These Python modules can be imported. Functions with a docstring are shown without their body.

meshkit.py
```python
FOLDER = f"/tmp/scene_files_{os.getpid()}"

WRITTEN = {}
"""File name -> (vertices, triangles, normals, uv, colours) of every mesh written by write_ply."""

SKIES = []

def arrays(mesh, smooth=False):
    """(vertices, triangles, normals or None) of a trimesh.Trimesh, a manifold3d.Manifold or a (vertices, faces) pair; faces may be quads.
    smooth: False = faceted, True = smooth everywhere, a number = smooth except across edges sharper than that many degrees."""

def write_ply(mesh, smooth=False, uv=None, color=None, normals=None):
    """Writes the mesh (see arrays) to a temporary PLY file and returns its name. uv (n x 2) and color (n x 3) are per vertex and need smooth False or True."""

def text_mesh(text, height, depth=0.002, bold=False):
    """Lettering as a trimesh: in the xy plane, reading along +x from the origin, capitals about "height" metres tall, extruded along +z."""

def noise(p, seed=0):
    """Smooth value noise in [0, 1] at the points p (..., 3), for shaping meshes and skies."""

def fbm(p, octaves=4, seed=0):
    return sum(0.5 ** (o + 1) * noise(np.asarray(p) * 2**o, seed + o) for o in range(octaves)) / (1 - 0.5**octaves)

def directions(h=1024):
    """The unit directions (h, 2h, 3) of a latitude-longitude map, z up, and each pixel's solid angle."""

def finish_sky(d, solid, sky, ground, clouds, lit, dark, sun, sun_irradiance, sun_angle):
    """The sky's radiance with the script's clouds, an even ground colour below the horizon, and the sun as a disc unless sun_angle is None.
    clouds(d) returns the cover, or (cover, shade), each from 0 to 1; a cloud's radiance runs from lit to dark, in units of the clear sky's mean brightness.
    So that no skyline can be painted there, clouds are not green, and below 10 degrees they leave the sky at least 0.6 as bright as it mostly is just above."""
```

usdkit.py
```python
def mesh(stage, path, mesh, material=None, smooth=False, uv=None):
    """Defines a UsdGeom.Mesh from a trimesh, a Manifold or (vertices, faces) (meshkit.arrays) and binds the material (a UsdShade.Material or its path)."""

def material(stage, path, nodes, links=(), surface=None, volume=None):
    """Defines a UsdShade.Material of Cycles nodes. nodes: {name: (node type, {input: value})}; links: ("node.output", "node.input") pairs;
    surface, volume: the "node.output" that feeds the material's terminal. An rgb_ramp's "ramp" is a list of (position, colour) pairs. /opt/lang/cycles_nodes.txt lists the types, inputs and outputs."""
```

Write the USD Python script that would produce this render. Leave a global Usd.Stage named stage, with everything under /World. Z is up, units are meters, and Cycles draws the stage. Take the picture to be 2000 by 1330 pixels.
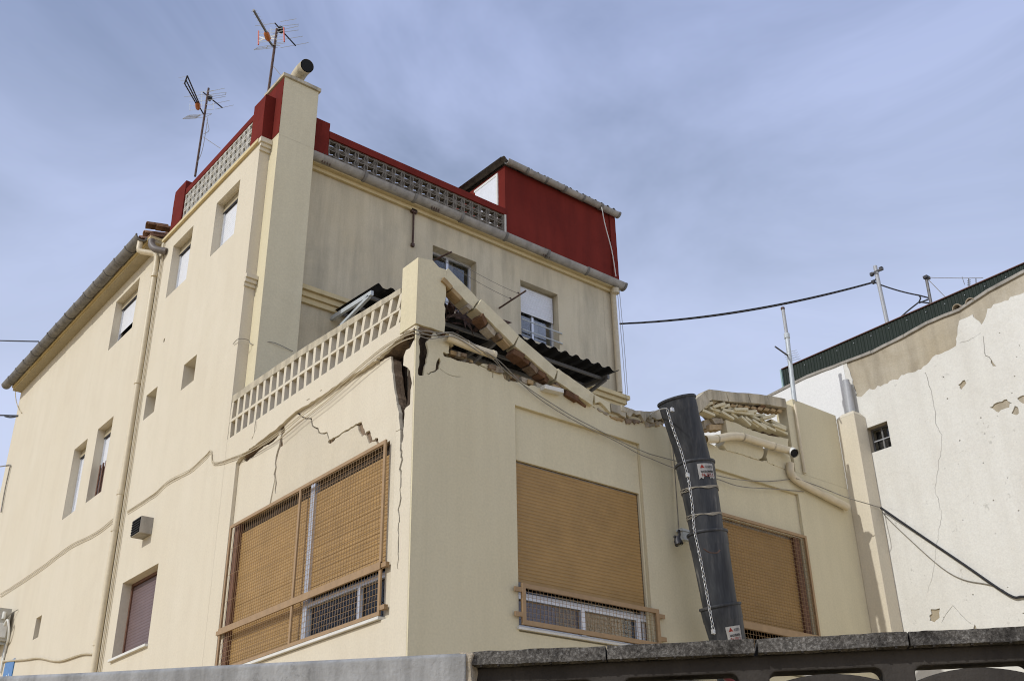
import math
import numpy as np
import trimesh
from shapely.geometry import Polygon, LineString, box as sbox
from shapely.ops import unary_union
from pxr import Usd, UsdGeom, UsdLux, UsdShade, Gf, Sdf
import usdkit, meshkit

stage = Usd.Stage.CreateInMemory()
UsdGeom.SetStageUpAxis(stage, UsdGeom.Tokens.z)
UsdGeom.SetStageMetersPerUnit(stage, 1.0)
UsdGeom.Xform.Define(stage, '/World')
UsdGeom.Scope.Define(stage, '/World/Looks')
rng = np.random.default_rng(11)

# ------------------------------------------------------------------ camera
YAW, PITCH, ROLL, F = 0.685659913, 0.476553830, -0.0180446133, 2128.49
CAM = np.array([-6.094, -9.163, 1.6])
_f = np.array([math.sin(YAW) * math.cos(PITCH), math.cos(YAW) * math.cos(PITCH), math.sin(PITCH)])
_r = np.array([math.cos(YAW), -math.sin(YAW), 0.0])
_u = np.cross(_r, _f)
_c, _s = math.cos(ROLL), math.sin(ROLL)
_r, _u = _c * _r + _s * _u, -_s * _r + _c * _u
cam = UsdGeom.Camera.Define(stage, '/World/camera')
cam.CreateFocalLengthAttr(36.0 * F / 2000.0)
cam.CreateHorizontalApertureAttr(36.0)
cam.CreateVerticalApertureAttr(36.0 * 680 / 1024)
cam.CreateClippingRangeAttr(Gf.Vec2f(0.05, 5000))
cam.CreateExposureAttr(0.0)
_m = Gf.Matrix4d(*[*_r, 0, *_u, 0, *(-_f), 0, *CAM, 1])
cam.AddTransformOp().Set(_m)

# ------------------------------------------------------------------ sky and sun
SUN = np.array([-1.0, 0.03, 0.68]); SUN /= np.linalg.norm(SUN)
SUN_EL = math.asin(SUN[2]); SUN_ROT = math.atan2(SUN[0], SUN[1])
dome = UsdLux.DomeLight.Define(stage, '/World/sky')
dome.GetPrim().SetCustomDataByKey('kind', 'structure')
skym = usdkit.material(stage, '/World/Looks/sky', {
    'sky': ('sky_texture', {'sky_type': 'single_scattering', 'sun_disc': False, 'sun_elevation': SUN_EL, 'sun_rotation': SUN_ROT,
                            'aerosol_density': 1.6, 'air_density': 1.0, 'ozone_density': 1.5}),
    'tc': ('texture_coordinate', {}),
    'mp': ('mapping', {'mapping_type': 'point', 'scale': (1.5, 1.5, 2.6), 'rotation': (0.2, 0.5, 0.9)}),
    'n1': ('noise_texture', {'scale': 1.7, 'detail': 9.0, 'roughness': 0.56, 'distortion': 0.5}),
    'n2': ('noise_texture', {'scale': 0.9, 'detail': 3.0, 'roughness': 0.5}),
    'mu': ('math', {'math_type': 'multiply_add', 'value2': 0.55}),
    'cr': ('map_range', {'from_min': 0.62, 'from_max': 0.96, 'to_min': 0.12, 'to_max': 0.60, 'clamp': True}),
    'xyz': ('separate_xyz', {}),
    'hz': ('map_range', {'from_min': 0.68, 'from_max': 0.34, 'to_min': 0.0, 'to_max': 0.70, 'clamp': True}),
    'mix': ('mix_color', {'blend_type': 'mix', 'b': (5.4, 6.2, 9.3)}),
    'mix2': ('mix_color', {'blend_type': 'mix', 'b': (6.0, 6.6, 8.4)}),
    'bg': ('background_shader', {'strength': 0.118}),
}, [('tc.generated', 'mp.vector'), ('mp.vector', 'n1.vector'), ('mp.vector', 'n2.vector'), ('n2.fac', 'mu.value1'), ('n1.fac', 'mu.value3'), ('mu.value', 'cr.value'),
    ('tc.generated', 'xyz.vector'), ('xyz.z', 'hz.value'), ('cr.result', 'mix.fac'), ('hz.result', 'mix2.fac'),
    ('sky.color', 'mix.a'), ('mix.result', 'mix2.a'), ('mix2.result', 'bg.color')], surface='bg.background')
UsdShade.MaterialBindingAPI.Apply(dome.GetPrim()).Bind(skym)

sun = UsdLux.DistantLight.Define(stage, '/World/sun')
sun.CreateNormalizeAttr(True)
sun.CreateIntensityAttr(0.615)
sun.CreateAngleAttr(0.6)
sun.CreateColorAttr(Gf.Vec3f(1.0, 1.0, 0.985))
_z = SUN; _x = np.cross([0, 0, 1], _z); _x /= np.linalg.norm(_x); _y = np.cross(_z, _x)
sun.AddTransformOp().Set(Gf.Matrix4d(*[*_x, 0, *_y, 0, *_z, 0, 0, 0, 0, 1]))

# ------------------------------------------------------------------ surveying: from a sight line to a point on a known plane of the place
def on(ax, val, px, py):
    d = (px - 1000) / F * _r - (py - 665) / F * _u + _f
    t = (val - CAM[ax]) / d[ax]
    return CAM + t * d
def X(px, py, v=0.0): return on(0, v, px, py)
def Y(px, py, v=0.0): return on(1, v, px, py)
def Z(px, py, v=0.0): return on(2, v, px, py)
def yz(pts, v=0.0): return [tuple(X(a, b, v)[1:]) for a, b in pts]
def xz(pts, v=0.0): return [(Y(a, b, v)[0], Y(a, b, v)[2]) for a, b in pts]
def crop(x0, y0, s): return lambda pts: [(x0 + s * a, y0 + s * b) for a, b in pts]

# ------------------------------------------------------------------ scene helpers
COUNT, BASE, MAT = {}, {}, {}
def numbered(parent, name):
    k = f'{parent}/{name}'
    n = COUNT.get(k, 0); COUNT[k] = n + 1
    return k if n == 0 else f'{k}_{n:03d}'
def tag(prim, label=None, cat=None, group=None, kind=None):
    for k, v in (('label', label), ('category', cat), ('group', group), ('kind', kind)):
        if v: prim.SetCustomDataByKey(k, v)
def thing(name, label, cat, base=(0, 0, 0), group=None, kind=None):
    p = numbered('/World', name)
    x = UsdGeom.Xform.Define(stage, p)
    x.AddTranslateOp().Set(Gf.Vec3d(*map(float, base)))
    BASE[p] = np.array(base, float)
    tag(x.GetPrim(), label, cat, group, kind)
    return p
def part(parent, name, mb, mat, label=None, smooth=False, cat=None, group=None, kind=None):
    p = numbered(parent, name)
    b = BASE.get(parent, np.zeros(3)); BASE[p] = b
    v, f = mb.arrays() if isinstance(mb, MB) else mb
    usdkit.mesh(stage, p, (v - b, f), MAT[mat], smooth=smooth)
    tag(stage.GetPrimAtPath(p), label, cat, group, kind)
    return p
def solo(name, mb, mat, label, cat, group=None, kind=None, smooth=False):
    return part('/World', name, mb, mat, label, smooth, cat, group, kind)

class MB:
    def __init__(s): s.v, s.f, s.n = [], [], 0
    def add(s, v, f):
        s.v.append(np.asarray(v, float)); s.f.append(np.asarray(f, int) + s.n); s.n += len(v); return s
    def arrays(s): return np.vstack(s.v), np.vstack(s.f)
    def box(s, x0, x1, y0, y1, z0, z1):
        v = [(x, y, z) for x in (x0, x1) for y in (y0, y1) for z in (z0, z1)]
        return s.add(v, BOXF)
    def hexa(s, v): return s.add(v, BOXF)
    def bar(s, p, q, w, h, up=(0, 0, 1)):
        p, q = np.array(p, float), np.array(q, float); d = q - p; d /= np.linalg.norm(d)
        a = np.cross(d, up); n = np.linalg.norm(a)
        a = np.cross(d, (1, 0, 0)) if n < 1e-6 else a
        a /= np.linalg.norm(a); b = np.cross(a, d)
        v = [e + i * a * w / 2 + j * b * h / 2 for e in (p, q) for i in (-1, 1) for j in (-1, 1)]
        return s.add(v, BOXF)
    def tube(s, pts, r, n=8, cap=True):
        P = np.array(pts, float); m = len(P); R = np.broadcast_to(np.asarray(r, float), m)
        T = np.gradient(P, axis=0); T /= np.linalg.norm(T, axis=1)[:, None]
        a = np.cross(T[0], (0, 0, 1)); a = np.cross(T[0], (1, 0, 0)) if np.linalg.norm(a) < 1e-3 else a
        a /= np.linalg.norm(a); V = []
        th = np.linspace(0, 2 * np.pi, n, endpoint=False)
        for k in range(m):
            a = a - T[k] * (a @ T[k]); a /= np.linalg.norm(a); b = np.cross(T[k], a)
            V += [P[k] + R[k] * (math.cos(t) * a + math.sin(t) * b) for t in th]
        Fc = []
        for k in range(m - 1):
            for i in range(n):
                j = (i + 1) % n; A, B, C, D = k * n + i, k * n + j, (k + 1) * n + j, (k + 1) * n + i
                Fc += [(A, B, C), (A, C, D)]
        if cap:
            V += [P[0], P[-1]]
            for i in range(n):
                j = (i + 1) % n
                Fc += [(m * n, j, i), (m * n + 1, (m - 1) * n + i, (m - 1) * n + j)]
        return s.add(V, Fc)
    def wall(s, poly, ax, off, depth):
        """a sheet: the polygon in (y,z) or (x,z), from off to off+depth along the axis."""
        for g in getattr(poly, 'geoms', [poly]):
            if g.is_empty or g.geom_type != 'Polygon' or g.area < 1e-5: continue
            t = trimesh.creation.extrude_polygon(g, abs(depth), engine='earcut')
            v, f = np.array(t.vertices), np.array(t.faces)
            w = v[:, 2] + off + min(depth, 0)
            if ax == 0: s.add(np.c_[w, v[:, 0], v[:, 1]], f)
            elif ax == 1: s.add(np.c_[v[:, 0], w, v[:, 1]], f[:, ::-1])
            else: s.add(np.c_[v[:, 0], v[:, 1], w], f)
        return s
    def map(s, fn):
        v, f = s.arrays(); s.v, s.f = [fn(v)], [f]; return s
    def rough(s, amp, freq, seed=0, edge=None):
        v, f = s.arrays()
        if edge:
            t = trimesh.Trimesh(v, f, process=True); v, f = trimesh.remesh.subdivide_to_size(t.vertices, t.faces, edge)
            t = trimesh.Trimesh(v, f, process=True); v, f = np.array(t.vertices), np.array(t.faces)
        d = np.stack([meshkit.fbm(v * freq + 17.3 * k + seed, 3, seed + k) for k in range(3)], -1) - 0.5
        s.v, s.f = [v + d * 2 * amp], [f]; return s
BOXF = [(0, 1, 3), (0, 3, 2), (4, 6, 7), (4, 7, 5), (0, 4, 5), (0, 5, 1), (2, 3, 7), (2, 7, 6), (0, 2, 6), (0, 6, 4), (1, 5, 7), (1, 7, 3)]

def jag(pts, amp=0.012, step=0.06, closed=True, seed=0):
    """a broken edge: the outline cut into short steps and shaken."""
    r = np.random.default_rng(100 + seed); out = []
    P = [np.array(p, float) for p in pts]
    if closed: P.append(P[0])
    for a, b in zip(P[:-1], P[1:]):
        n = max(1, int(np.linalg.norm(b - a) / step))
        for i in range(n):
            q = a + (b - a) * i / n
            out.append(tuple(q + (r.normal(0, amp, 2) if i else 0)))
    if not closed: out.append(tuple(P[-1]))
    return out
def blob(pts, amp=0.012, step=0.06, seed=0):
    return Polygon(jag(pts, amp, step, True, seed)).buffer(0)
def crackline(pts, w0, w1, seed=0, amp=0.012, step=0.05):
    """a crack: a jagged line with changing width."""
    L = np.array(jag(pts, amp, step, False, seed)); n = len(L)
    T = np.gradient(L, axis=0); N = np.c_[-T[:, 1], T[:, 0]]; N /= np.maximum(np.linalg.norm(N, axis=1), 1e-9)[:, None]
    r = np.random.default_rng(seed + 7)
    W = (w0 + (w1 - w0) * np.linspace(0, 1, n)) * (0.6 + 0.8 * r.random(n))
    return Polygon(np.vstack([L + N * W[:, None] / 2, (L - N * W[:, None] / 2)[::-1]])).buffer(0.0005)
def sag(p, q, drop, n=14):
    p, q = np.array(p), np.array(q); t = np.linspace(0, 1, n)[:, None]
    return p + (q - p) * t - np.array([0, 0, 1.0]) * drop * 4 * t * (1 - t)
def smoothline(pts, k=4):
    """points along a soft curve through the given ones (Catmull-Rom)."""
    P = np.array(pts, float); P = np.vstack([2 * P[0] - P[1], P, 2 * P[-1] - P[-2]]); out = []
    for i in range(1, len(P) - 2):
        for t in np.linspace(0, 1, k, endpoint=False):
            a, b, c, d = P[i - 1], P[i], P[i + 1], P[i + 2]
            out.append(0.5 * (2 * b + (c - a) * t + (2 * a - 5 * b + 4 * c - d) * t * t + (3 * b - a - 3 * c + d) * t ** 3))
    out.append(P[-2]); return np.array(out)

# ------------------------------------------------------------------ materials
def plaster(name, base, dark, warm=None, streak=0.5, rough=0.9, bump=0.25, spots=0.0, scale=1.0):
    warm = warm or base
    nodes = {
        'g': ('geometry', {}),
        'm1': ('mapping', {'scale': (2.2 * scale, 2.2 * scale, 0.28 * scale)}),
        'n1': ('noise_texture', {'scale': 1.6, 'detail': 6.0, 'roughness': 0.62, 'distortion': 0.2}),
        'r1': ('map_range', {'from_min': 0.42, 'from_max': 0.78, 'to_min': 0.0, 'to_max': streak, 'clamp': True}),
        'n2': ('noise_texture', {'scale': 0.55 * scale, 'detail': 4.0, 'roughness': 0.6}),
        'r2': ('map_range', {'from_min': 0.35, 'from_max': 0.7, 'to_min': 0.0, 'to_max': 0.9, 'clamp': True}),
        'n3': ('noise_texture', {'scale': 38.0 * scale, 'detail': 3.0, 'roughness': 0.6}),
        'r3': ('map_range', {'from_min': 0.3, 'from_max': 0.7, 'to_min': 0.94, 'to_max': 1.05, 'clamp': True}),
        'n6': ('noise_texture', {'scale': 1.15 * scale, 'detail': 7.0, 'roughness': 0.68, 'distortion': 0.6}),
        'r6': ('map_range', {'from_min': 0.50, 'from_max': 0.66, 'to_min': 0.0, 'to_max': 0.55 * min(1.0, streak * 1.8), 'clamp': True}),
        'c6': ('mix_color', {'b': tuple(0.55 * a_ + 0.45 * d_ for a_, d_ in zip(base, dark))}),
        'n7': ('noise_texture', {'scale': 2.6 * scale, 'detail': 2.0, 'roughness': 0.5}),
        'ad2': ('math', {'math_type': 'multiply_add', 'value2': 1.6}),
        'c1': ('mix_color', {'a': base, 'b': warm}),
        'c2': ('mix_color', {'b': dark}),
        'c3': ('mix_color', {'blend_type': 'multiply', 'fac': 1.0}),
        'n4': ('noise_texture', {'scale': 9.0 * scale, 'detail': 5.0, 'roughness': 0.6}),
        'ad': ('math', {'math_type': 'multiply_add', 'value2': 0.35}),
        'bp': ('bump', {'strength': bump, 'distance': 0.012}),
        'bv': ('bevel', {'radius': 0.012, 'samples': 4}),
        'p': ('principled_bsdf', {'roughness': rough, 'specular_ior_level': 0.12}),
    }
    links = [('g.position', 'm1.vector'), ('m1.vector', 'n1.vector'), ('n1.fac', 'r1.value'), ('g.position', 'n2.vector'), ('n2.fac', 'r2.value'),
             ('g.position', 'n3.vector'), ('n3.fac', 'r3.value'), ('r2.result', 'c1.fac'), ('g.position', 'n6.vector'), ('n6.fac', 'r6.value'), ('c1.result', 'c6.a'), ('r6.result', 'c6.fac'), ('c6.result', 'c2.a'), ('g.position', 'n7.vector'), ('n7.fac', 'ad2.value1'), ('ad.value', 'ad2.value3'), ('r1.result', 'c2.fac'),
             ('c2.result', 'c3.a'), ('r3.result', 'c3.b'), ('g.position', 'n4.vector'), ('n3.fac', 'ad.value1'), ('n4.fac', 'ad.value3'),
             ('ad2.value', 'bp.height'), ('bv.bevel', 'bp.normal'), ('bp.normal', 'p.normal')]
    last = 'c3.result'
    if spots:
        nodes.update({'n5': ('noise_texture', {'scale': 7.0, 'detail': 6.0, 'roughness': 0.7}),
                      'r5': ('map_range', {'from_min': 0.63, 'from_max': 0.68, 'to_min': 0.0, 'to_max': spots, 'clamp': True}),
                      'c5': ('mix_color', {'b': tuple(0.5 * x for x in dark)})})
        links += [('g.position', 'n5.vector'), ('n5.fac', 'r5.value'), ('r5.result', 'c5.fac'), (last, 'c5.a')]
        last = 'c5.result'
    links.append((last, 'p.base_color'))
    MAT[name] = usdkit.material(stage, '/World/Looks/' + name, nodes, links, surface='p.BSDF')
def plain(name, col, rough=0.6, metal=0.0, var=0.15, bump=0.1, scale=12.0, spec=0.4):
    lo, hi = tuple(c * (1 - var) for c in col), tuple(min(1, c * (1 + var)) for c in col)
    MAT[name] = usdkit.material(stage, '/World/Looks/' + name, {
        'g': ('geometry', {}), 'n': ('noise_texture', {'scale': scale, 'detail': 5.0, 'roughness': 0.65}),
        'r': ('rgb_ramp', {'ramp': [(0.3, lo), (0.7, hi)]}), 'bp': ('bump', {'strength': bump, 'distance': 0.004}),
        'p': ('principled_bsdf', {'roughness': rough, 'metallic': metal, 'specular_ior_level': spec})},
        [('g.position', 'n.vector'), ('n.fac', 'r.fac'), ('r.color', 'p.base_color'), ('n.fac', 'bp.height'), ('bp.normal', 'p.normal')], surface='p.BSDF')

plaster('cream_plaster', (0.595, 0.53, 0.405), (0.48, 0.42, 0.31), (0.615, 0.555, 0.435), streak=0.30)
plaster('cream_front_shade', (0.61, 0.545, 0.375), (0.49, 0.43, 0.29), (0.595, 0.525, 0.35), streak=0.42)  # yellower cream: the warm tone of the shade is painted into the colour
plaster('cream_panel', (0.52, 0.465, 0.36), (0.45, 0.39, 0.28), (0.60, 0.525, 0.39), streak=0.3, bump=0.35)  # darker cream: the leaning panel's weaker sunlight is painted into the colour
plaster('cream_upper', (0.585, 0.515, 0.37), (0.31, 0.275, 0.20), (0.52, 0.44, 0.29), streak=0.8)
plaster('cream_stained', (0.53, 0.47, 0.35), (0.20, 0.175, 0.13), (0.44, 0.38, 0.27), streak=1.0, bump=0.5, scale=2.2)
plaster('yellow_trim', (0.60, 0.50, 0.30), (0.44, 0.35, 0.18), (0.55, 0.43, 0.22), streak=0.5)
plaster('soffit', (0.37, 0.315, 0.21), (0.27, 0.23, 0.155), streak=0.5)  # cream darkened in the colour itself to stand in for shade
plaster('red_paint', (0.140, 0.017, 0.011), (0.085, 0.013, 0.009), (0.185, 0.026, 0.017), streak=0.6, bump=0.3)
plaster('white_plaster', (0.64, 0.62, 0.555), (0.52, 0.49, 0.425), (0.67, 0.655, 0.60), streak=0.45, bump=0.5, spots=0.35)
plaster('fresh_white', (0.73, 0.725, 0.70), (0.66, 0.66, 0.63), streak=0.3)
plaster('bare_render', (0.385, 0.325, 0.225), (0.24, 0.205, 0.15), (0.48, 0.44, 0.36), streak=0.85, bump=0.9)
plaster('wall_core', (0.23, 0.165, 0.11), (0.08, 0.055, 0.038), (0.30, 0.225, 0.155), streak=0.9, bump=1.2, scale=3.0)
plaster('old_brick', (0.15, 0.080, 0.045), (0.07, 0.04, 0.025), (0.22, 0.125, 0.07), streak=0.7, bump=1.0, scale=3.0)
plaster('bare_brick', (0.38, 0.265, 0.13), (0.20, 0.12, 0.06), (0.48, 0.36, 0.21), streak=0.6, bump=0.8, scale=3.0)
plaster('rubble', (0.36, 0.30, 0.22), (0.14, 0.11, 0.08), (0.46, 0.40, 0.30), streak=0.7, bump=1.0, scale=3.0)
plaster('grey_wall', (0.34, 0.335, 0.32), (0.12, 0.115, 0.105), (0.43, 0.425, 0.41), streak=1.0, bump=0.6, spots=0.3, scale=1.8)
plaster('lattice_white', (0.52, 0.50, 0.44), (0.32, 0.30, 0.25), streak=0.5, scale=3.0)
plaster('lattice_grey', (0.21, 0.185, 0.15), (0.11, 0.095, 0.078), streak=0.7, scale=3.0)
plaster('gutter_cement', (0.33, 0.31, 0.275), (0.16, 0.145, 0.125), (0.38, 0.345, 0.29), streak=0.7, scale=2.0)
plaster('dark_cement', (0.19, 0.18, 0.165), (0.075, 0.07, 0.065), (0.24, 0.225, 0.20), streak=0.8, scale=2.5)
plaster('shade_fill', (0.055, 0.040, 0.028), (0.025, 0.018, 0.013), (0.08, 0.058, 0.04), streak=0.8, bump=1.0, scale=3.0)  # near-black that paints shade into the cracks and the shutter slot
plaster('dark_frame', (0.046, 0.040, 0.035), (0.024, 0.021, 0.019), (0.062, 0.055, 0.048), streak=0.7, bump=0.6, scale=2.0)  # weather-black concrete, painted darker still for shade under the coping
# weathered coping concrete: grey with a fine black and white aggregate
MAT['coping'] = usdkit.material(stage, '/World/Looks/coping', {
    'g': ('geometry', {}), 'n1': ('noise_texture', {'scale': 90.0, 'detail': 4.0, 'roughness': 0.75}), 'n2': ('noise_texture', {'scale': 5.0, 'detail': 6.0, 'roughness': 0.65}),
    'r1': ('rgb_ramp', {'ramp': [(0.30, (0.03, 0.028, 0.025)), (0.52, (0.13, 0.122, 0.11)), (0.72, (0.33, 0.32, 0.30))]}),
    'r2': ('rgb_ramp', {'ramp': [(0.32, (0.35, 0.34, 0.33)), (0.62, (1.0, 0.98, 0.95))]}), 'm': ('mix_color', {'blend_type': 'multiply', 'fac': 1.0}),
    'bp': ('bump', {'strength': 0.9, 'distance': 0.006}), 'p': ('principled_bsdf', {'roughness': 0.95, 'specular_ior_level': 0.2})},
    [('g.position', 'n1.vector'), ('g.position', 'n2.vector'), ('n1.fac', 'r1.fac'), ('n2.fac', 'r2.fac'), ('r1.color', 'm.a'), ('r2.color', 'm.b'),
     ('m.result', 'p.base_color'), ('n1.fac', 'bp.height'), ('bp.normal', 'p.normal')], surface='p.BSDF')
plain('ochre_shutter', (0.34, 0.208, 0.075), 0.5, var=0.12, scale=3.0)
plain('mauve_shutter', (0.135, 0.092, 0.088), 0.5, var=0.12, scale=3.0)
plain('white_shutter', (0.66, 0.67, 0.69), 0.45, var=0.05)
plain('tan_metal', (0.31, 0.20, 0.10), 0.55, var=0.12)
plain('mesh_wire', (0.30, 0.19, 0.09), 0.6, var=0.2, scale=30)
plain('aluminium', (0.62, 0.63, 0.65), 0.35, 0.6, var=0.05)
plain('galvanised', (0.46, 0.49, 0.50), 0.5, 0.15, var=0.15)
plain('steel_grey', (0.16, 0.155, 0.15), 0.55, 0.4, var=0.2)
plain('cream_pipe', (0.58, 0.50, 0.35), 0.45, var=0.08)
plain('grey_pipe', (0.36, 0.365, 0.37), 0.45, var=0.1)
plain('brown_pipe', (0.13, 0.11, 0.095), 0.5, var=0.2)
plain('dark_metal', (0.035, 0.033, 0.035), 0.5, 0.3, var=0.3)
plain('rust_metal', (0.085, 0.050, 0.038), 0.7, 0.2, var=0.4, scale=30)
plain('black_sheet', (0.012, 0.012, 0.013), 0.7, 0.0, var=0.35, spec=0.15)
plain('torn_sheet', (0.045, 0.024, 0.018), 0.8, var=0.6, scale=20, bump=0.6)
plain('green_sheet', (0.016, 0.024, 0.018), 0.6, 0.0, var=0.15, spec=0.2)
plain('pale_green', (0.30, 0.42, 0.40), 0.5, var=0.1)
plain('red_trim', (0.12, 0.05, 0.035), 0.6, var=0.15)
plain('cable_black', (0.02, 0.02, 0.022), 0.6, var=0.2)
plain('cable_grey', (0.22, 0.20, 0.165), 0.6, var=0.25)
plain('cable_cream', (0.50, 0.43, 0.30), 0.6, var=0.12)
plain('white_plastic', (0.66, 0.65, 0.60), 0.45, var=0.08)
plain('unit_casing', (0.42, 0.40, 0.34), 0.5, var=0.1)
plain('orange_plastic', (0.42, 0.13, 0.025), 0.5, var=0.15)
plain('red_tips', (0.50, 0.10, 0.06), 0.5, var=0.15)
plain('blue_tile', (0.045, 0.16, 0.36), 0.3, var=0.25, scale=25)
plain('white_ink', (0.7, 0.72, 0.72), 0.5, var=0.05)
plain('black_ink', (0.02, 0.02, 0.022), 0.6, var=0.05)
plain('red_ink', (0.42, 0.06, 0.04), 0.6, var=0.05)
plain('grey_ink', (0.22, 0.22, 0.22), 0.6, var=0.05)
plain('sticker_paper', (0.62, 0.60, 0.57), 0.5, var=0.08, scale=40)
plain('near_black', (0.006, 0.006, 0.006), 0.9, var=0.2)  # even near-black on pipe ends and vent louvres
plain('room_dark', (0.035, 0.032, 0.03), 0.9, var=0.2)
plain('curtain', (0.34, 0.33, 0.32), 0.9, var=0.15, scale=6)
plain('wood_brown', (0.13, 0.06, 0.035), 0.6, var=0.25)
plain('roof_clay', (0.30, 0.17, 0.11), 0.85, var=0.35, scale=6, bump=0.4)
plain('chain_steel', (0.52, 0.52, 0.51), 0.4, 0.6, var=0.2, scale=60)
plain('rope_cream', (0.27, 0.245, 0.20), 0.9, var=0.2, scale=60)
plain('red_steel', (0.10, 0.018, 0.018), 0.5, var=0.15)
plain('street_ground', (0.58, 0.45, 0.255), 0.95, var=0.2, scale=2.0, bump=0.5)
# dusty black plastic of the chute: scuffed along its length
MAT['chute_plastic'] = usdkit.material(stage, '/World/Looks/chute_plastic', {
    'g': ('geometry', {}), 'm1': ('mapping', {'scale': (9.0, 9.0, 1.1)}), 'n1': ('noise_texture', {'scale': 1.0, 'detail': 7.0, 'roughness': 0.7}),
    'r1': ('rgb_ramp', {'ramp': [(0.36, (0.013, 0.014, 0.017)), (0.50, (0.026, 0.028, 0.032)), (0.62, (0.05, 0.05, 0.052)), (0.78, (0.20, 0.195, 0.185))]}),
    'n2': ('noise_texture', {'scale': 24.0, 'detail': 4.0}), 'bp': ('bump', {'strength': 0.15, 'distance': 0.004}), 'p': ('principled_bsdf', {'roughness': 0.5, 'specular_ior_level': 0.35})},
    [('g.position', 'm1.vector'), ('m1.vector', 'n1.vector'), ('n1.fac', 'r1.fac'), ('r1.color', 'p.base_color'), ('g.position', 'n2.vector'), ('n2.fac', 'bp.height'), ('bp.normal', 'p.normal')], surface='p.BSDF')
MAT['pane'] = usdkit.material(stage, '/World/Looks/pane', {
    't': ('transparent_bsdf', {'color': (0.92, 0.93, 0.93)}), 'gl': ('glossy_bsdf', {'roughness': 0.03, 'color': (0.9, 0.9, 0.9)}),
    'fr': ('fresnel', {'IOR': 1.33}), 'mx': ('mix_closure', {})}, [('fr.fac', 'mx.fac'), ('t.BSDF', 'mx.closure1'), ('gl.BSDF', 'mx.closure2')], surface='mx.closure')

# ------------------------------------------------------------------ ground
g = MB(); g.box(-600, 600, -600, 600, -0.3, 0.0)
solo('ground', g, 'street_ground', 'pale dusty street ground around the houses', 'ground', kind='structure')

# ================================================================== TALL HOUSE (three storeys; side wall x = 0, front wall y = 4.87)
YF, XR, YB, ZR = 4.87, 8.15, 17.6, 13.10
house = thing('tall_house', 'tall cream house with red roof parapet, lattice blocks, small side windows and grey eaves gutter', 'house', (4, 11, 0))
WIN = dict(a=(5.53, 6.44, 11.55, 12.65), b=(7.42, 8.31, 11.57, 12.70), c=(9.95, 11.2, 11.66, 12.79), d=(6.45, 6.95, 9.21, 9.68), e=(8.06, 8.54, 9.22, 9.70),
           f=(11.52, 12.27, 8.39, 9.86), g=(10.17, 10.97, 8.38, 9.87), h=(6.9, 8.33, 5.09, 6.30), i=(12.44, 12.76, 6.17, 6.58))
side = sbox(YF, 0, YB, ZR).union(sbox(8.95, 0, YB, 13.2))
for w in WIN.values(): side = side.difference(sbox(w[0], w[2], w[1], w[3]))
side = side.difference(sbox(8.04, 10.57, 8.10, 10.64))
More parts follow.
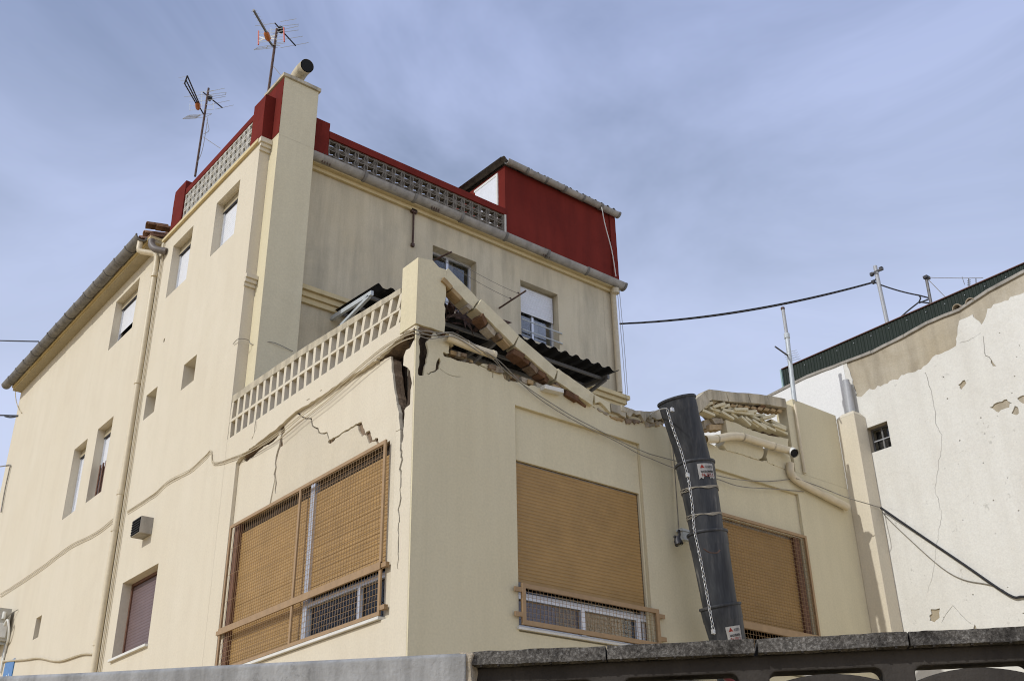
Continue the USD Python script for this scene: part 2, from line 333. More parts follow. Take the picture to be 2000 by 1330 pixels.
# the wall's free end carries a slightly uneven arris
part(house, 'side_wall', MB().wall(side, 0, 0.0, 0.30), 'cream_plaster', 'sunlit cream side wall with small deep windows')
w1, w2 = (3.55, 4.55, 11.13, 12.36), (5.62, 6.58, 11.13, 12.36)
front = sbox(0.302, 5.2, XR - 0.302, ZR - 0.002)
for w in (w1, w2): front = front.difference(sbox(w[0], w[2], w[1], w[3]))
front = front.union(sbox(0.302, 7.2, XR - 0.302, ZR - 0.002).difference(sbox(w1[0], w1[2], w1[1], w1[3])).difference(sbox(w2[0], w2[2], w2[1], w2[3])))
front = front.difference(sbox(2.5, 7.19, 3.6, 9.35))
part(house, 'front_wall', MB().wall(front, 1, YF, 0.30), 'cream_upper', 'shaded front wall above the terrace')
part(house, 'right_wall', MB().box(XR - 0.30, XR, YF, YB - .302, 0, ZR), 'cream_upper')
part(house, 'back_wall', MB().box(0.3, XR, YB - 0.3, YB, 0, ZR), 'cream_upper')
b = MB(); b.box(0.302, XR - 0.302, YF + 0.302, 9.0, 12.95, 13.08); b.box(0.302, XR - 0.302, YF + 0.302, 9.0, 10.0, 10.2); b.box(0.302, XR - 0.302, YF + 0.302, YB - .302, 7.0, 7.2)
b.box(3.0, 3.2, YF + 0.35, 16, 0, 12.9)
part(house, 'floor_slab', b, 'room_dark')
# grey party wall strip seen past the corner drainpipe
b = MB(); b.hexa([(XR + 0.003, 5.0, 7.2), (XR + 0.003, 5.0, 12.9), (XR + 0.003, 8, 7.2), (XR + 0.003, 8, 12.9), (XR + 0.16, 5.0, 7.2), (XR + 0.03, 5.0, 12.9), (XR + 0.16, 8, 7.2), (XR + 0.03, 8, 12.9)])
part(house, 'party_wall', b, 'dark_cement', 'dark grey sliver of side wall beyond the drainpipe')

def slat_sheet(mb, ax, off, a0, a1, z0, z1, pitch=0.04, t=0.012):
    """a roller shutter: rounded horizontal slats, each a shallow bow."""
    n = max(1, int(round((z1 - z0) / pitch))); h = (z1 - z0) / n
    prof = []
    for k in range(n):
        z = z0 + k * h
        prof += [(0.0, z + 0.001), (-t * 0.8, z + h * 0.18), (-t, z + h * 0.5), (-t * 0.8, z + h * 0.82), (0.0, z + h - 0.003)]
    prof = np.array(prof); m = len(prof); V = []
    for a in (a0, a1):
        for d, z in prof: V.append((off + d, a, z) if ax == 0 else (a, off + d, z))
    f = []
    for i in range(m - 1): f += [(i, m + i, m + i + 1), (i, m + i + 1, i + 1)] if ax == 1 else [(i, m + i + 1, m + i), (i, i + 1, m + i + 1)]
    return mb.add(V, f)
def flat(ax, off, a0, a1, z0, z1, d=0.02):
    m = MB(); return m.box(off, off + d, a0, a1, z0, z1) if ax == 0 else m.box(a0, a1, off, off + d, z0, z1)
def frame_of(ax, off, a0, a1, z0, z1, w=0.05, d=0.04, mids=()):
    m = MB(); B = (lambda p, q, r, s: m.box(off, off + d, p, q, r, s)) if ax == 0 else (lambda p, q, r, s: m.box(p, q, off, off + d, r, s))
    B(a0, a0 + w, z0, z1); B(a1 - w, a1, z0, z1); B(a0 + w, a1 - w, z0, z0 + w); B(a0 + w, a1 - w, z1 - w, z1)
    for c in mids: B(c - w / 2, c + w / 2, z0 + w, z1 - w)
    return m
D = 0.15
def side_window(key, kind):
    y0, y1, z0, z1 = WIN[key]
    fr = part(house, 'window', frame_of(0, D, y0, y1, z0, z1, 0.045, 0.05), 'aluminium' if kind != 'brown' else 'wood_brown', 'window set deep in the sunlit side wall')
    part(fr, 'pane', flat(0, D + 0.08, y0, y1, z0, z1, 0.006), 'pane')
    part(fr, 'room', MB().box(D + 0.5, D + 0.52, y0 - .1, y1 + .1, z0 - .1, z1 + .1), 'room_dark')
    zs = {'white': z0, 'gap': z0 + 0.42, 'half': z0 + 0.72, 'brown': z0}.get(kind)
    if zs is not None:
        part(fr, 'shutter', slat_sheet(MB(), 0, D + 0.028, y0 + .03, y1 - .03, zs, z1 - (0.05 if kind == 'brown' else 0.17), 0.05, 0.004), 'mauve_shutter' if kind == 'brown' else 'white_shutter',
             'brown roller shutter, closed' if kind == 'brown' else 'white roller shutter')
    if kind != 'brown':
        part(fr, 'shutter_box', MB().box(D - .012, D + .06, y0 + .004, y1 - .004, z1 - .15, z1 - .004), 'soffit', 'shutter box under the lintel with its shade painted in'); part(fr, 'box_lip', MB().box(D - .016, D + .02, y0 + .004, y1 - .004, z1 - .168, z1 - .151), 'dark_metal')  # box colour carries the shade under the lintel
    if kind == 'half':
        m = MB()
        for k in range(5): m.bar((D - 0.02, y0 + .1 + k * .15, z0), (D - 0.02, y0 + .1 + k * .15, z0 + 0.75), 0.05, 0.02, (1, 0, 0))
        part(fr, 'railing', m, 'wood_brown', 'reddish brown bars across the open lower half')
    if kind == 'brown':
        part(fr, 'sill', MB().box(-0.05, D, y0 - .02, y1 + .02, z0 - 0.04, z0 - 0.002), 'white_plaster')
side_window('a', 'white'); side_window('b', 'white'); side_window('c', 'gap'); side_window('f', 'white'); side_window('g', 'half'); side_window('h', 'brown')
for k in 'dei':
    y0, y1, z0, z1 = WIN[k]
    fr = part(house, 'window', frame_of(0, D + .05, y0, y1, z0, z1, 0.03, 0.04), 'cream_pipe', 'small deep unglazed-looking opening')
    part(fr, 'pane', flat(0, D + .07, y0, y1, z0, z1, 0.006), 'pane'); part(fr, 'room', MB().box(0.28, 0.295, y0, y1, z0, z1), 'room_dark')
def front_window(w, label):
    x0, x1, z0, z1 = w
    fr = part(house, 'window', frame_of(1, YF + 0.17, x0, x1, z0, z1, 0.05, 0.05, ((x0 + x1) / 2 - .05,)), 'aluminium', label)
    part(fr, 'pane', flat(1, YF + 0.19, x0 + .05, x1 - .05, z0 + .05, z1 - .05, 0.006), 'pane')
    part(fr, 'room', MB().box(x0 - .3, x1 + .3, YF + 1.2, YF + 1.22, z0 - .3, z1 + .1), 'room_dark')
    m = MB()
    for a, b_ in ((x0 + .02, x0 + .2), (x0 + .55, x0 + .68)):
        n = 12
        for k in range(n):
            u = a + (b_ - a) * k / n; m.box(u, u + (b_ - a) / n * .8, YF + .30 + .02 * (k % 2), YF + .33 + .02 * (k % 2), z0, z1)
    part(fr, 'curtain', m, 'curtain')
    r = MB()
    for z in (z0 + .14, z0 + .36): r.tube([(x0 + .01, YF - .02, z), (x1 + .06, YF - .02, z), (x1 + .06, YF + .02, z)], 0.014, 6)
    part(fr, 'railing', r, 'galvanised')
    return fr
front_window(w1, 'aluminium sliding window without shutter, half hidden by the fallen coping')
fr = front_window(w2, 'aluminium window with its white roller shutter half lowered')
part(fr, 'shutter', slat_sheet(MB(), 1, YF + 0.14, w2[0] + .03, w2[1] - .03, w2[2] + 0.62, w2[3] - .04, 0.05, 0.01), 'white_shutter', 'white roller shutter, half lowered')

dr0 = part(house, 'terrace_door', frame_of(1, YF + .17, 2.5, 3.6, 7.2, 9.35, .06, .05, (3.05,)), 'aluminium', 'glazed terrace door under the awning')
part(dr0, 'pane', flat(1, YF + .19, 2.56, 3.54, 7.26, 9.29, .006), 'pane'); part(dr0, 'room', MB().box(2.2, 3.9, YF + 1.2, YF + 1.22, 7.2, 9.6), 'room_dark')
# chimney on the corner and its flue
ch = part(house, 'chimney', MB().box(0.18, 0.845, 4.57, YF - 0.002, 7.2, ZR).box(0.18, 0.845, 4.57, 5.25, ZR + 0.002, 14.34), 'cream_front_shade', 'tall cream chimney shaft on the corner')
part(ch, 'painted_side', MB().box(0.174, 0.179, 4.573, 5.25, 13.14, 14.33), 'red_paint', 'red painted side of the chimney above the parapet')
part(ch, 'cap', MB().box(0.15, 0.875, 4.54, 5.28, 14.343, 14.41).rough(0.012, 4, 3, 0.12), 'cream_stained', smooth=30)
mo = Y(600, 129, 4.52); base_p = np.array([0.54, 4.86, 14.41])
pth = smoothline([(.565, 5.06, 14.38), (.565, 5.06, 14.56), (.567, 4.97, 14.71), (.572, 4.76, 14.80), mo], 5)
fl = part(ch, 'flue_pipe', MB().tube(pth, 0.125, 20, cap=False), 'cream_stained', 'bent flue pipe with a black mouth', smooth=40)
d_ = (pth[-1] - pth[-2]); d_ /= np.linalg.norm(d_)
part(fl, 'flue_mouth', MB().tube([pth[-1] - d_ * .12, pth[-1] + d_ * 0.004], 0.112, 20), 'near_black', smooth=40)
# parapet: lower band, posts, caps and pierced blocks
pr = part(house, 'parapet', MB().box(0.0, 0.14, 5.26, 8.08, ZR + .002, 13.19).box(0.0, 0.14, 5.26, 8.08, 13.745, 13.88).box(1.27, 5.27, YF, YF + .14, ZR + .002, 13.16).box(1.27, 5.27, YF - .02, YF + .16, 13.715, 13.86), 'red_paint', 'red painted parapet of the roof terrace')
part(pr, 'post', MB().box(-0.015, 0.172, YF - .05, 5.25, ZR + .002, 14.02).rough(0.006, 5, 1, 0.15), 'red_paint')
part(pr, 'post', MB().box(-0.015, 0.22, 8.09, 8.60, ZR + .002, 14.08).rough(0.006, 5, 2, 0.15), 'red_paint')
part(pr, 'post', MB().box(0.85, 1.26, YF - .03, YF + .25, ZR + .002, 14.02).rough(0.006, 5, 3, 0.15), 'red_paint')
part(pr, 'plaster_strip', MB().box(5.235, 5.28, YF - 0.02, YF + 0.1, 13.1, 13.72), 'lattice_white')
def lattice_block(mb, ax, off, a0, z0, s, h, d):
    """one pierced block: four arcs between its corners, the leaves of a flower."""
    def arc(p, q, b):
        p, q = np.array(p), np.array(q); t = np.linspace(0, 1, 7)[:, None]; n = np.array([-(q - p)[1], (q - p)[0]])
        return LineString(p + (q - p) * t + n * b * 4 * t * (1 - t)).buffer(0.011, cap_style=2)
    c = [(0, 0), (s, 0), (s, h), (0, h)]
    sh = unary_union([arc(c[i], c[(i + 1) % 4], b) for i in range(4) for b in (0.19,)] + [LineString([c[i], c[(i + 1) % 4]]).buffer(0.007, cap_style=2) for i in range(4)]
                     ).intersection(sbox(0.001, 0.001, s - .001, h - .001))
    if sh.geom_type != 'Polygon': sh = max(sh.geoms, key=lambda q: q.area)
    from shapely.affinity import translate
    return mb.wall(translate(sh.simplify(0.001), a0, z0), ax, off, d)
n = 15; s = (8.08 - 5.26) / n
for k in range(n):
    for r in range(3): part(pr, 'lattice_block', lattice_block(MB(), 0, 0.01, 5.26 + k * s, 13.192 + r * .184, s, .184, .10), 'lattice_white')
n = 20; s = (5.235 - 1.265) / n
for k in range(n):
    for r in range(3): part(pr, 'lattice_block', lattice_block(MB(), 1, YF + .01, 1.265 + k * s, 13.162 + r * .184, s, .184, .10), 'lattice_grey')
# stair hut on the roof
hut = part(house, 'stair_hut', MB().box(5.28, 8.30, YF + .003, 7.6, ZR + .08, 14.93).box(8.17, 8.33, YF - .03, 5.2, ZR + .1, 14.9), 'red_paint', 'red roof hut with a white door')
part(hut, 'door', MB().box(5.262, 5.279, 5.14, 5.85, 13.1, 14.80), 'white_shutter', 'white door leaf')
part(hut, 'door_frame', MB().box(5.255, 5.279, 5.09, 5.138, 13.1, 14.86).box(5.255, 5.279, 5.138, 5.88, 14.802, 14.86), 'white_plastic')
def corrugated(mb, p0, du, dv, nu, pitch, amp, t=0.006, prof='round'):
    """a corrugated sheet from p0: waves across du, ribs along dv."""
    p0, du, dv = map(lambda q: np.array(q, float), (p0, du, dv)); L = np.linalg.norm(du); u = du / L
    w = np.cross(u, dv / np.linalg.norm(dv)); w *= np.sign(w[2]) if abs(w[2]) > 1e-6 else 1
    ts = np.linspace(0, L, nu); ph = (ts / pitch) % 1
    hgt = amp * (0.5 - 0.5 * np.cos(2 * np.pi * ph)) if prof == 'round' else amp * np.clip(4 * np.abs(ph - .5) - .6, 0, 1)
    A = p0 + np.outer(ts, u) + np.outer(hgt, w); V = np.vstack([A, A + dv, A + w * t, A + dv + w * t]); n = nu; f = []
    for i in range(n - 1):
        f += [(i, i + 1, n + i + 1), (i, n + i + 1, n + i), (2 * n + i, 3 * n + i + 1, 2 * n + i + 1), (2 * n + i, 3 * n + i, 3 * n + i + 1)]
        f += [(i, 2 * n + i + 1, i + 1), (i, 2 * n + i, 2 * n + i + 1), (n + i, n + i + 1, 3 * n + i + 1), (n + i, 3 * n + i + 1, 3 * n + i)]
    return mb.add(V, f)
hr = part(hut, 'hut_roof', corrugated(MB(), (5.1, YF - .10, 15.0), (3.3, 0, 0), (0, 3.0, 0.12), 160, 0.18, 0.06), 'dark_cement', 'dark corrugated roof sheet', smooth=30)
def half_pipe(mb, p, q, r, n=10, t=0.018):
    """an open half-round gutter."""
    p, q = np.array(p, float), np.array(q, float); d = (q - p) / np.linalg.norm(q - p); a = np.cross(d, (0, 0, 1)); a /= np.linalg.norm(a); V = []
    th = np.linspace(0, np.pi, n + 1)
    for e in (p, q):
        for R in (r, r - t):
            V += [e + R * (math.cos(k) * a - math.sin(k) * np.array([0, 0, 1.0])) for k in th]
    m = n + 1; f = []
    for i in range(n):
        f += [(i, i + 1, 2 * m + i + 1), (i, 2 * m + i + 1, 2 * m + i), (m + i, 3 * m + i + 1, m + i + 1), (m + i, 3 * m + i, 3 * m + i + 1),
              (i, m + i + 1, i + 1), (i, m + i, m + i + 1), (2 * m + i, 2 * m + i + 1, 3 * m + i + 1), (2 * m + i, 3 * m + i + 1, 3 * m + i)]
    for i in (0, n): f += [(i, 2 * m + i, 3 * m + i), (i, 3 * m + i, m + i), (i, 3 * m + i, 2 * m + i), (i, m + i, 3 * m + i)]
    return mb.add(V, f)
def gutter(parent, p, q, r, nseg, mat, first=None):
    p, q = np.array(p, float), np.array(q, float); gp = None
    for k in range(nseg):
        a, b_ = p + (q - p) * k / nseg, p + (q - p) * (k + 1) / nseg
        dz = np.array([0, 0, 0.006 * (-1) ** k])
        if gp is None: gp = part(parent, 'gutter', half_pipe(MB(), a + dz, b_ + dz, r), mat, first, smooth=40)
        else: part(gp, 'gutter_length', half_pipe(MB(), a + dz, b_ + dz, r), mat, smooth=40)
        part(gp, 'strap', half_pipe(MB(), b_ - (q - p) / np.linalg.norm(q - p) * 0.035, b_ + (q - p) / np.linalg.norm(q - p) * 0.015, r + .014), 'dark_cement', smooth=40)
    return gp
gutter(hut, (5.25, YF - .10, 14.98), (8.36, YF - .10, 14.95), 0.085, 6, 'gutter_cement', 'cement gutter along the hut roof')
gutter(house, (0.86, YF - .16, 13.10), (8.30, YF - .16, 13.10), 0.115, 7, 'gutter_cement', 'stained cement gutter under the lattice parapet')
part(house, 'cornice', MB().box(0.848, XR + .05, YF - .06, YF - .001, 12.90, 12.97).box(0.848, XR + .08, YF - .14, YF - .001, 12.972, 13.04).box(0.848, XR + .1, YF - .2, YF - .001, 13.042, 13.085), 'yellow_trim', 'stepped cream cornice under the front gutter')
def steps(z0, z1, prof=((0, .05), (.35, .09), (.7, .14))):
    m = MB(); n = len(prof); e = [(z0 + (z1 - z0) * p[0]) for p in prof] + [z1]
    for k, (fr_, out) in enumerate(prof):
        za, zb = e[k], e[k + 1] - .002
        m.box(0.848, XR + out, YF - out, YF - .001, za, zb)
    return m
part(house, 'cornice', steps(10.28, 10.56), 'yellow_trim', 'stepped cream band course behind the awning')
m, m2 = MB(), MB()
for k, (za, zb, o) in enumerate(((10.24, 10.30, .03), (10.302, 10.37, .06), (10.372, 10.44, .09))): m.box(-0.02, 0.176, YF - o, YF - .001, za, zb)
for k, (za, zb, o) in enumerate(((12.86, 12.93, .03), (12.932, 13.0, .06), (13.002, 13.095, .09))): m2.box(-0.035 if k == 2 else -0.012, 0.176, YF - o, YF - .001, za, zb)
part(house, 'cornice', m, 'cream_plaster', 'small cornice return low beside the chimney'); part(house, 'cornice', m2, 'cream_plaster', 'small cornice return under the corner post')
part(house, 'cornice', MB().box(-0.05, -0.001, YF, 8.85, 13.03, 13.097), 'yellow_trim', 'thin ledge under the side parapet')
# eaves on the far part of the side wall
ec = part(house, 'eaves_cornice', MB().box(-0.20, -0.196, 8.98, YB, 13.07, 13.14).box(-0.235, -0.001, 8.98, YB, 13.142, 13.20), 'yellow_trim', 'cream eaves cornice')
part(ec, 'soffit', MB().box(-0.195, -0.001, 8.98, YB, 13.072, 13.138), 'soffit', 'underside of the eaves with its shade painted in')
gutter(house, (-0.345, YB + .15, 13.235), (-0.345, 9.15, 13.235), 0.112, 15, 'dark_cement', 'old grey gutter with iron straps along the eaves')
# barrel tiles behind the gutter
rf = part(house, 'tile_roof', MB().hexa([(-.24, 9.0, 13.205), (-.24, 9.0, 13.25), (-.24, YB, 13.205), (-.24, YB, 13.25), (4.2, 9.0, 14.5), (4.2, 9.0, 14.56), (4.2, YB, 14.5), (4.2, YB, 14.56)]), 'roof_clay', 'clay tile roof behind the gutter')
rf2 = MB().hexa([(4.2, 9.0, 14.5), (4.2, 9.0, 14.56), (4.2, YB, 14.5), (4.2, YB, 14.56), (XR, 9.0, 13.1), (XR, 9.0, 13.16), (XR, YB, 13.1), (XR, YB, 13.16)])
part(rf, 'roof_slope', rf2, 'roof_clay')
def barrel(mb, p, d, r0, r1, L, n=7, t=0.014):
    d = np.array(d, float); d /= np.linalg.norm(d); a = np.cross(d, (0, 0, 1)); a /= np.linalg.norm(a); w = np.cross(a, d); V = []
    for e, r in ((np.array(p, float), r0), (np.array(p, float) + d * L, r1)):
        for R in (r, r - t): V += [e + R * (math.cos(k) * a + math.sin(k) * w) for k in np.linspace(0, np.pi, n + 1)]
    m = n + 1; f = []
    for i in range(n):
        f += [(i, 2 * m + i + 1, i + 1), (i, 2 * m + i, 2 * m + i + 1), (m + i, m + i + 1, 3 * m + i + 1), (m + i, 3 * m + i + 1, 3 * m + i), (i, i + 1, m + i + 1), (i, m + i + 1, m + i)]
    return mb.add(V, f)
dr = np.array([4.44, 0, 1.33]); dr /= np.linalg.norm(dr)
for k in range(38):
    y = 9.12 + k * 0.222
    if y > YB: break
    for j in range(10):
        part(rf, 'roof_tile', barrel(MB(), np.array([-.32, y + .01 * ((k * 7) % 3 - 1), 13.25]) + dr * (.44 * j) + (0, 0, .006 * (j % 2)), dr, .085, .07, .47, 5), 'roof_clay', smooth=50) if j < 7 else None
m = MB()
for k in range(38):
    for j in range(7, 11): barrel(m, np.array([-.32, 9.12 + k * .222, 13.25]) + dr * (.44 * j), dr, .085, .07, .47, 5)
part(rf, 'upper_tiles', m, 'roof_clay', kind='stuff', smooth=50)
part(house, 'eaves_end_tile', barrel(barrel(MB(), (-.34, 8.98, 13.36), (1, -.1, .2),   .10, .09, .40, 8), (-.2, 8.84, 13.30), (1, -.2, .1),   .09, .08, .4, 8), 'old_brick', 'dark clay end tiles where the eaves meet the parapet', smooth=50)
# downpipes
el = [(-.34, 9.22, 13.13), (-.34, 9.22, 12.98), (-.335, 9.21, 12.93), (-.30, 9.18, 12.90), (-.11, 8.99, 12.83), (-.07, 8.96, 12.79), (-.06, 8.95, 12.70), (-.06, 8.93, 10.2), (-.06, 8.92, 6.9), (-.06, 8.90, 3.0), (-.06, 8.90, 0.3)]
dp = part(house, 'downpipe', MB().tube(el, 0.055, 12), 'cream_pipe', 'cream downpipe on the side wall', smooth=40)
for z in (12.3, 10.05, 7.95, 7.30, 5.4): part(dp, 'collar', MB().tube([(-.06, 8.93, z), (-.06, 8.93, z + .09)], 0.068, 12), 'cream_pipe', smooth=40)
m = MB()
m.tube([(-.03, 8.78, 13.0), (-.03, 8.79, 10.0), (-.03, 8.76, 7.1), (-.03, 8.75, 0.3)], 0.016, 6); m.tube([(-.03, 8.72, 12.8), (-.028, 8.735, 10.0), (-.03, 8.70, 7.1), (-.03, 8.68, 0.3)], 0.012, 6)
part(dp, 'thin_conduit', m, 'cable_cream', smooth=40)
part(house, 'overflow_pipe', MB().tube(smoothline([(-.24, 8.86, 13.02), (-.23, 8.84, 12.9), (-.17, 8.74, 12.78), (-.02, 8.60, 12.72)], 4), 0.07, 12), 'brown_pipe', 'short dark bent overflow pipe under the eaves end', smooth=40)
m = MB(); m.tube([(XR - .07, YF - .07, 13.0), (XR - .07, YF - .07, 10.6)], 0.06, 12); m.tube([(XR - .07, YF - .07, 10.2), (XR - .07, YF - .07, 7.4)], 0.06, 12); m.tube([(XR - .07, YF - .14, 12.84), (XR - .07, YF - .14, 12.95)], .08, 12)
part(house, 'downpipe', m, 'cream_pipe', 'pale drainpipe at the right corner', smooth=40)
m = MB().tube([(3.09, YF - .03, 12.9), (3.09, YF - .03, 12.2)], 0.018, 6); m.box(3.03, 3.15, YF - .06, YF - .001, 12.86, 12.93); m.box(3.06, 3.12, YF - .05, YF - .001, 12.14, 12.2)
part(house, 'stub_pipe', m, 'rust_metal', 'rusty stub of pipe below the front gutter')
for xx, zz in ((1.05, 13.02), (6.05, 13.02), (3.35, 13.0)):
    m = MB()
    for k in range(4): m.bar((xx + k * .05, YF - .26, zz + .12), (xx + k * .05 + .02, YF - .20, zz - .04), .02, .02)
    part(house, 'iron_bracket', m, 'rust_metal')

# ================================================================== COLLAPSED ANNEX (two storeys; side wall x = 0, front wall y = 0)
TC = 0.050
c7 = crop(400, 540, .3159)
annex = thing('collapsed_annex', 'cream corner building with wide cracks, ochre shutters and a broken, collapsed terrace balustrade', 'building', (4, 2.4, 0))
c7 = crop(400, 540, .3159); c4 = crop(400, 800, .3985); cC = crop(740, 620, .1804)
ZT = 7.22
RD = 0.052
LW = (0.55, 4.40, 4.27, 6.25)
# cracks of the side wall in (y, z)
BIG = cC([(-20, 455), (60, 390), (150, 302), (215, 246), (258, 192), (330, 152), (385, 150), (388, 215), (365, 255), (335, 320), (290, 345), (262, 420), (253, 530), (285, 545), (330, 590), (335, 640),
                     (350, 715), (335, 790), (330, 935), (290, 965), (268, 1000), (262, 1180), (250, 1340), (238, 1340), (236, 1180), (215, 990), (195, 890), (165, 690), (145, 540), (140, 395), (60, 430)])
def big_crack(v):
    return blob(yz(BIG, v), .006, .05, 1).buffer(.004).union(blob(yz(BIG, v), .006, .05, 1).intersection(sbox(-1, 6.1, 9, 9)).buffer(.014)).union(crackline(yz([(784, 858), (783, 930), (781, 985), (779, 1045), (777, 1110)], v), .03, .008, 2))
big, big_p = big_crack(0.0), big_crack(RD)
corner_l = blob(yz(cC([(375, 640), (420, 590), (470, 560), (480, 590), (430, 640), (385, 735), (370, 735)])), .004, .05, 3)
topgap = blob(yz(cC([(330, 165), (380, 115), (430, 95), (430, 120), (400, 150), (385, 175)])), .004, .05, 4)
crack_s = [crackline(yz([(790, 625), (792, 640), (787, 652)]), .02, .03, 5), crackline(yz([(500, 820), (497, 845), (492, 858)]), .015, .01, 6)]
crack_s += [crackline(yz(c7(q)), w0, w1, 400 + i, .004) for i, (q, w0, w1) in enumerate((([(1215, 940), (1180, 960), (1160, 985)], .008, .004), ([(315, 885), (318, 940), (300, 985), (290, 1000)], .014, .005),
            ([(630, 765), (650, 755)], .012, .006), ([(715, 708), (722, 702)], .012, .012), ([(1240, 270), (1232, 300), (1222, 322)], .018, .008)))]
side_cuts = unary_union([big, corner_l, topgap] + crack_s)
rec_l = 4.48
under = blob(yz(c7([(220, 1125), (240, 1095), (330, 1030), (430, 960), (440, 975), (395, 1020), (345, 1045), (290, 1095), (235, 1140)])), .006, .04, 8)
outer = sbox(0.0, 0, YF - .002, 7.66)
recess = Polygon([(0.36, LW[2] - .04), (rec_l, LW[2] - .04), (rec_l, 7.18)] + jag(yz(c7([(200, 1135), (330, 1025), (440, 945), (560, 835), (720, 740), (880, 630), (1085, 505)])), .006, .08, False, 9)[1:] + [(0.36, 7.30)]).buffer(0)
skin = outer.difference(recess).difference(side_cuts).difference(under)
part(annex, 'side_wall', MB().wall(skin.intersection(sbox(.0285, -1, 9, 9)), 0, 0.0, TC), 'cream_plaster', 'sunlit cream plaster of the side wall, split by a wide crack at the corner')
core = outer.difference(sbox(LW[0], LW[2], LW[1], LW[3])).difference(side_cuts).difference(under.buffer(-.02)).intersection(sbox(.030, -1, 9, 9))
m = MB().wall(core.difference(recess).difference(sbox(-1, 6.15, .35, 7.46)), 0, TC + .001, 0.20).wall(core.intersection(recess).difference(big_p), 0, .086, 0.11)
part(annex, 'wall_core', m, 'wall_core', 'brown masonry showing inside the cracks')
part(annex, 'wall_core', MB().box(.13, .245, .12, .34, 6.15, 7.42).rough(.02, 7, 8, .06), 'shade_fill', 'added near-black filling that paints the shade in the corner crack')  # added block, its colour makes the crack read as deep shade
part(annex, 'wall_core', MB().box(.27, .30, .32, 1.6, 5.9, 6.93), 'shade_fill')  # added dark wall, keeps sunlight off the inside behind the crack
part(annex, 'wall_core', MB().box(.27, .30, .62, 1.6, 6.932, 7.45), 'shade_fill')  # upper length of the added dark wall
# the panel above the window, in loose pieces
panel = recess.buffer(-.001).difference(sbox(LW[0], LW[2] - 1, LW[1], LW[3])).difference(big_p).difference(under)
ck1 = crackline(yz(c7([(480, 880), (490, 945), (475, 990), (468, 1045), (445, 1110), (440, 1180), (430, 1220), (437, 1280), (430, 1340)]), RD), .085, .016, 10, .014, .06)
ck1 = ck1.union(blob(yz(c7([(468, 885), (490, 882), (500, 960), (475, 985), (485, 1045), (455, 1060), (470, 985)]), RD), .004, .04, 11))
ck2 = crackline(yz(c7([(520, 870), (560, 838), (625, 880), (660, 880), (668, 925), (700, 940), (715, 970), (755, 965), (770, 1020), (860, 960), (945, 915), (965, 970), (1005, 970), (1020, 1015), (1060, 1010), (1080, 1060)]), RD), .013, .020, 12, .005, .05)
holes = [blob(yz(c7(q), RD), .004, .03, 13 + i) for i, q in enumerate(([(948, 915), (965, 908), (985, 965), (970, 978), (955, 950)], [(998, 970), (1015, 962), (1030, 1010), (1012, 1020)], [(1055, 1008), (1066, 1008), (1072, 1050)], [(765, 1020), (800, 1003), (775, 1025)]))]
mask_low = Polygon(yz(c7([(470, 900), (520, 868), (560, 838), (625, 880), (660, 880), (668, 925), (700, 940), (715, 970), (755, 965), (770, 1020), (860, 960), (945, 915), (965, 970), (1005, 970), (1020, 1015), (1060, 1010), (1085, 1065), (1130, 1040), (1130, 1500), (380, 1500), (430, 1260), (445, 1110), (480, 985)]), RD)).buffer(0)
holes = [q.buffer(.018) for q in holes]
hole_u = unary_union(holes + [ck1, ck2])
RD = 0.052
low = panel.intersection(mask_low).difference(hole_u); high = panel.difference(mask_low).difference(hole_u)
def tilt(v):
    v = v.copy(); v[:, 0] += 0.022 - 0.030 * np.clip(v[:, 2] - 6.2, 0, 2) + 0.012 * np.clip(v[:, 2] - 6.2, 0, 2) * (v[:, 1] - 2.4) * .3; return v
part(annex, 'wall_panel', MB().wall(high, 0, RD, 0.03), 'cream_plaster', 'cream panel above the side window')
part(annex, 'wall_panel', MB().wall(low, 0, RD - .002, 0.03).map(tilt), 'cream_panel', 'loose leaning panel with a stepped upper edge')
# front wall
W1, W2 = (1.43, 3.47, 4.25, 6.19), (4.70, 6.73, 4.25, 6.19)
R1, R2 = (1.45, 3.50, 4.2, 6.86), (4.68, 6.76, 4.2, 6.85)
cF = crop(740, 480, .2857)
ftop = [(0.0, 0), (8.05, 0), (8.05, 7.2), (6.72, 7.2)] + [(6.66, 7.19), (5.8, 7.2), (4.93, 7.2), (3.93, 7.25), (3.5, 7.23), (2.99, 7.22), (2.6, 7.24), (2.21, 7.22), (1.75, 7.20), (1.27, 7.16), (1.24, 7.24), (1.08, 7.30), (.86, 7.22), (.62, 7.20), (.55, 7.34), (.44, 7.44), (0.0, 7.47)]
fpoly = Polygon(ftop[:4] + jag(ftop[3:], .018, .055, False, 20)[1:]).buffer(0)
fc = [blob(xz(cC([(440, 130), (475, 105), (550, 98), (582, 150), (560, 205), (520, 230), (500, 260), (520, 370), (500, 440), (475, 560), (470, 610), (440, 610), (455, 480), (462, 380), (445, 270), (470, 210)])), .004, .04, 21),
      blob(xz(cC([(655, 445), (662, 480), (645, 550), (620, 568), (628, 500)])), .004, .04, 22),
      crackline(xz(cC([(640, 555), (600, 585), (560, 595), (545, 612), (520, 605)])), .016, .006, 23, .003),
      crackline(xz(cC([(660, 555), (720, 600), (800, 635), (887, 640)])), .003, .003, 24, .004),
      blob(xz(cC([(705, 385), (730, 400), (775, 400), (770, 290), (830, 330), (887, 400), (887, 465), (820, 445), (775, 425), (710, 410)])), .004, .04, 25),
      crackline(xz(cF([(500, 760), (560, 775), (620, 800), (680, 810), (780, 860), (778, 900)])), .010, .012, 26, .006)]
fc[0], fc[1], fc[4] = fc[0].buffer(.020), fc[1].buffer(.008), fc[4].buffer(.012)
topf = unary_union(fc)
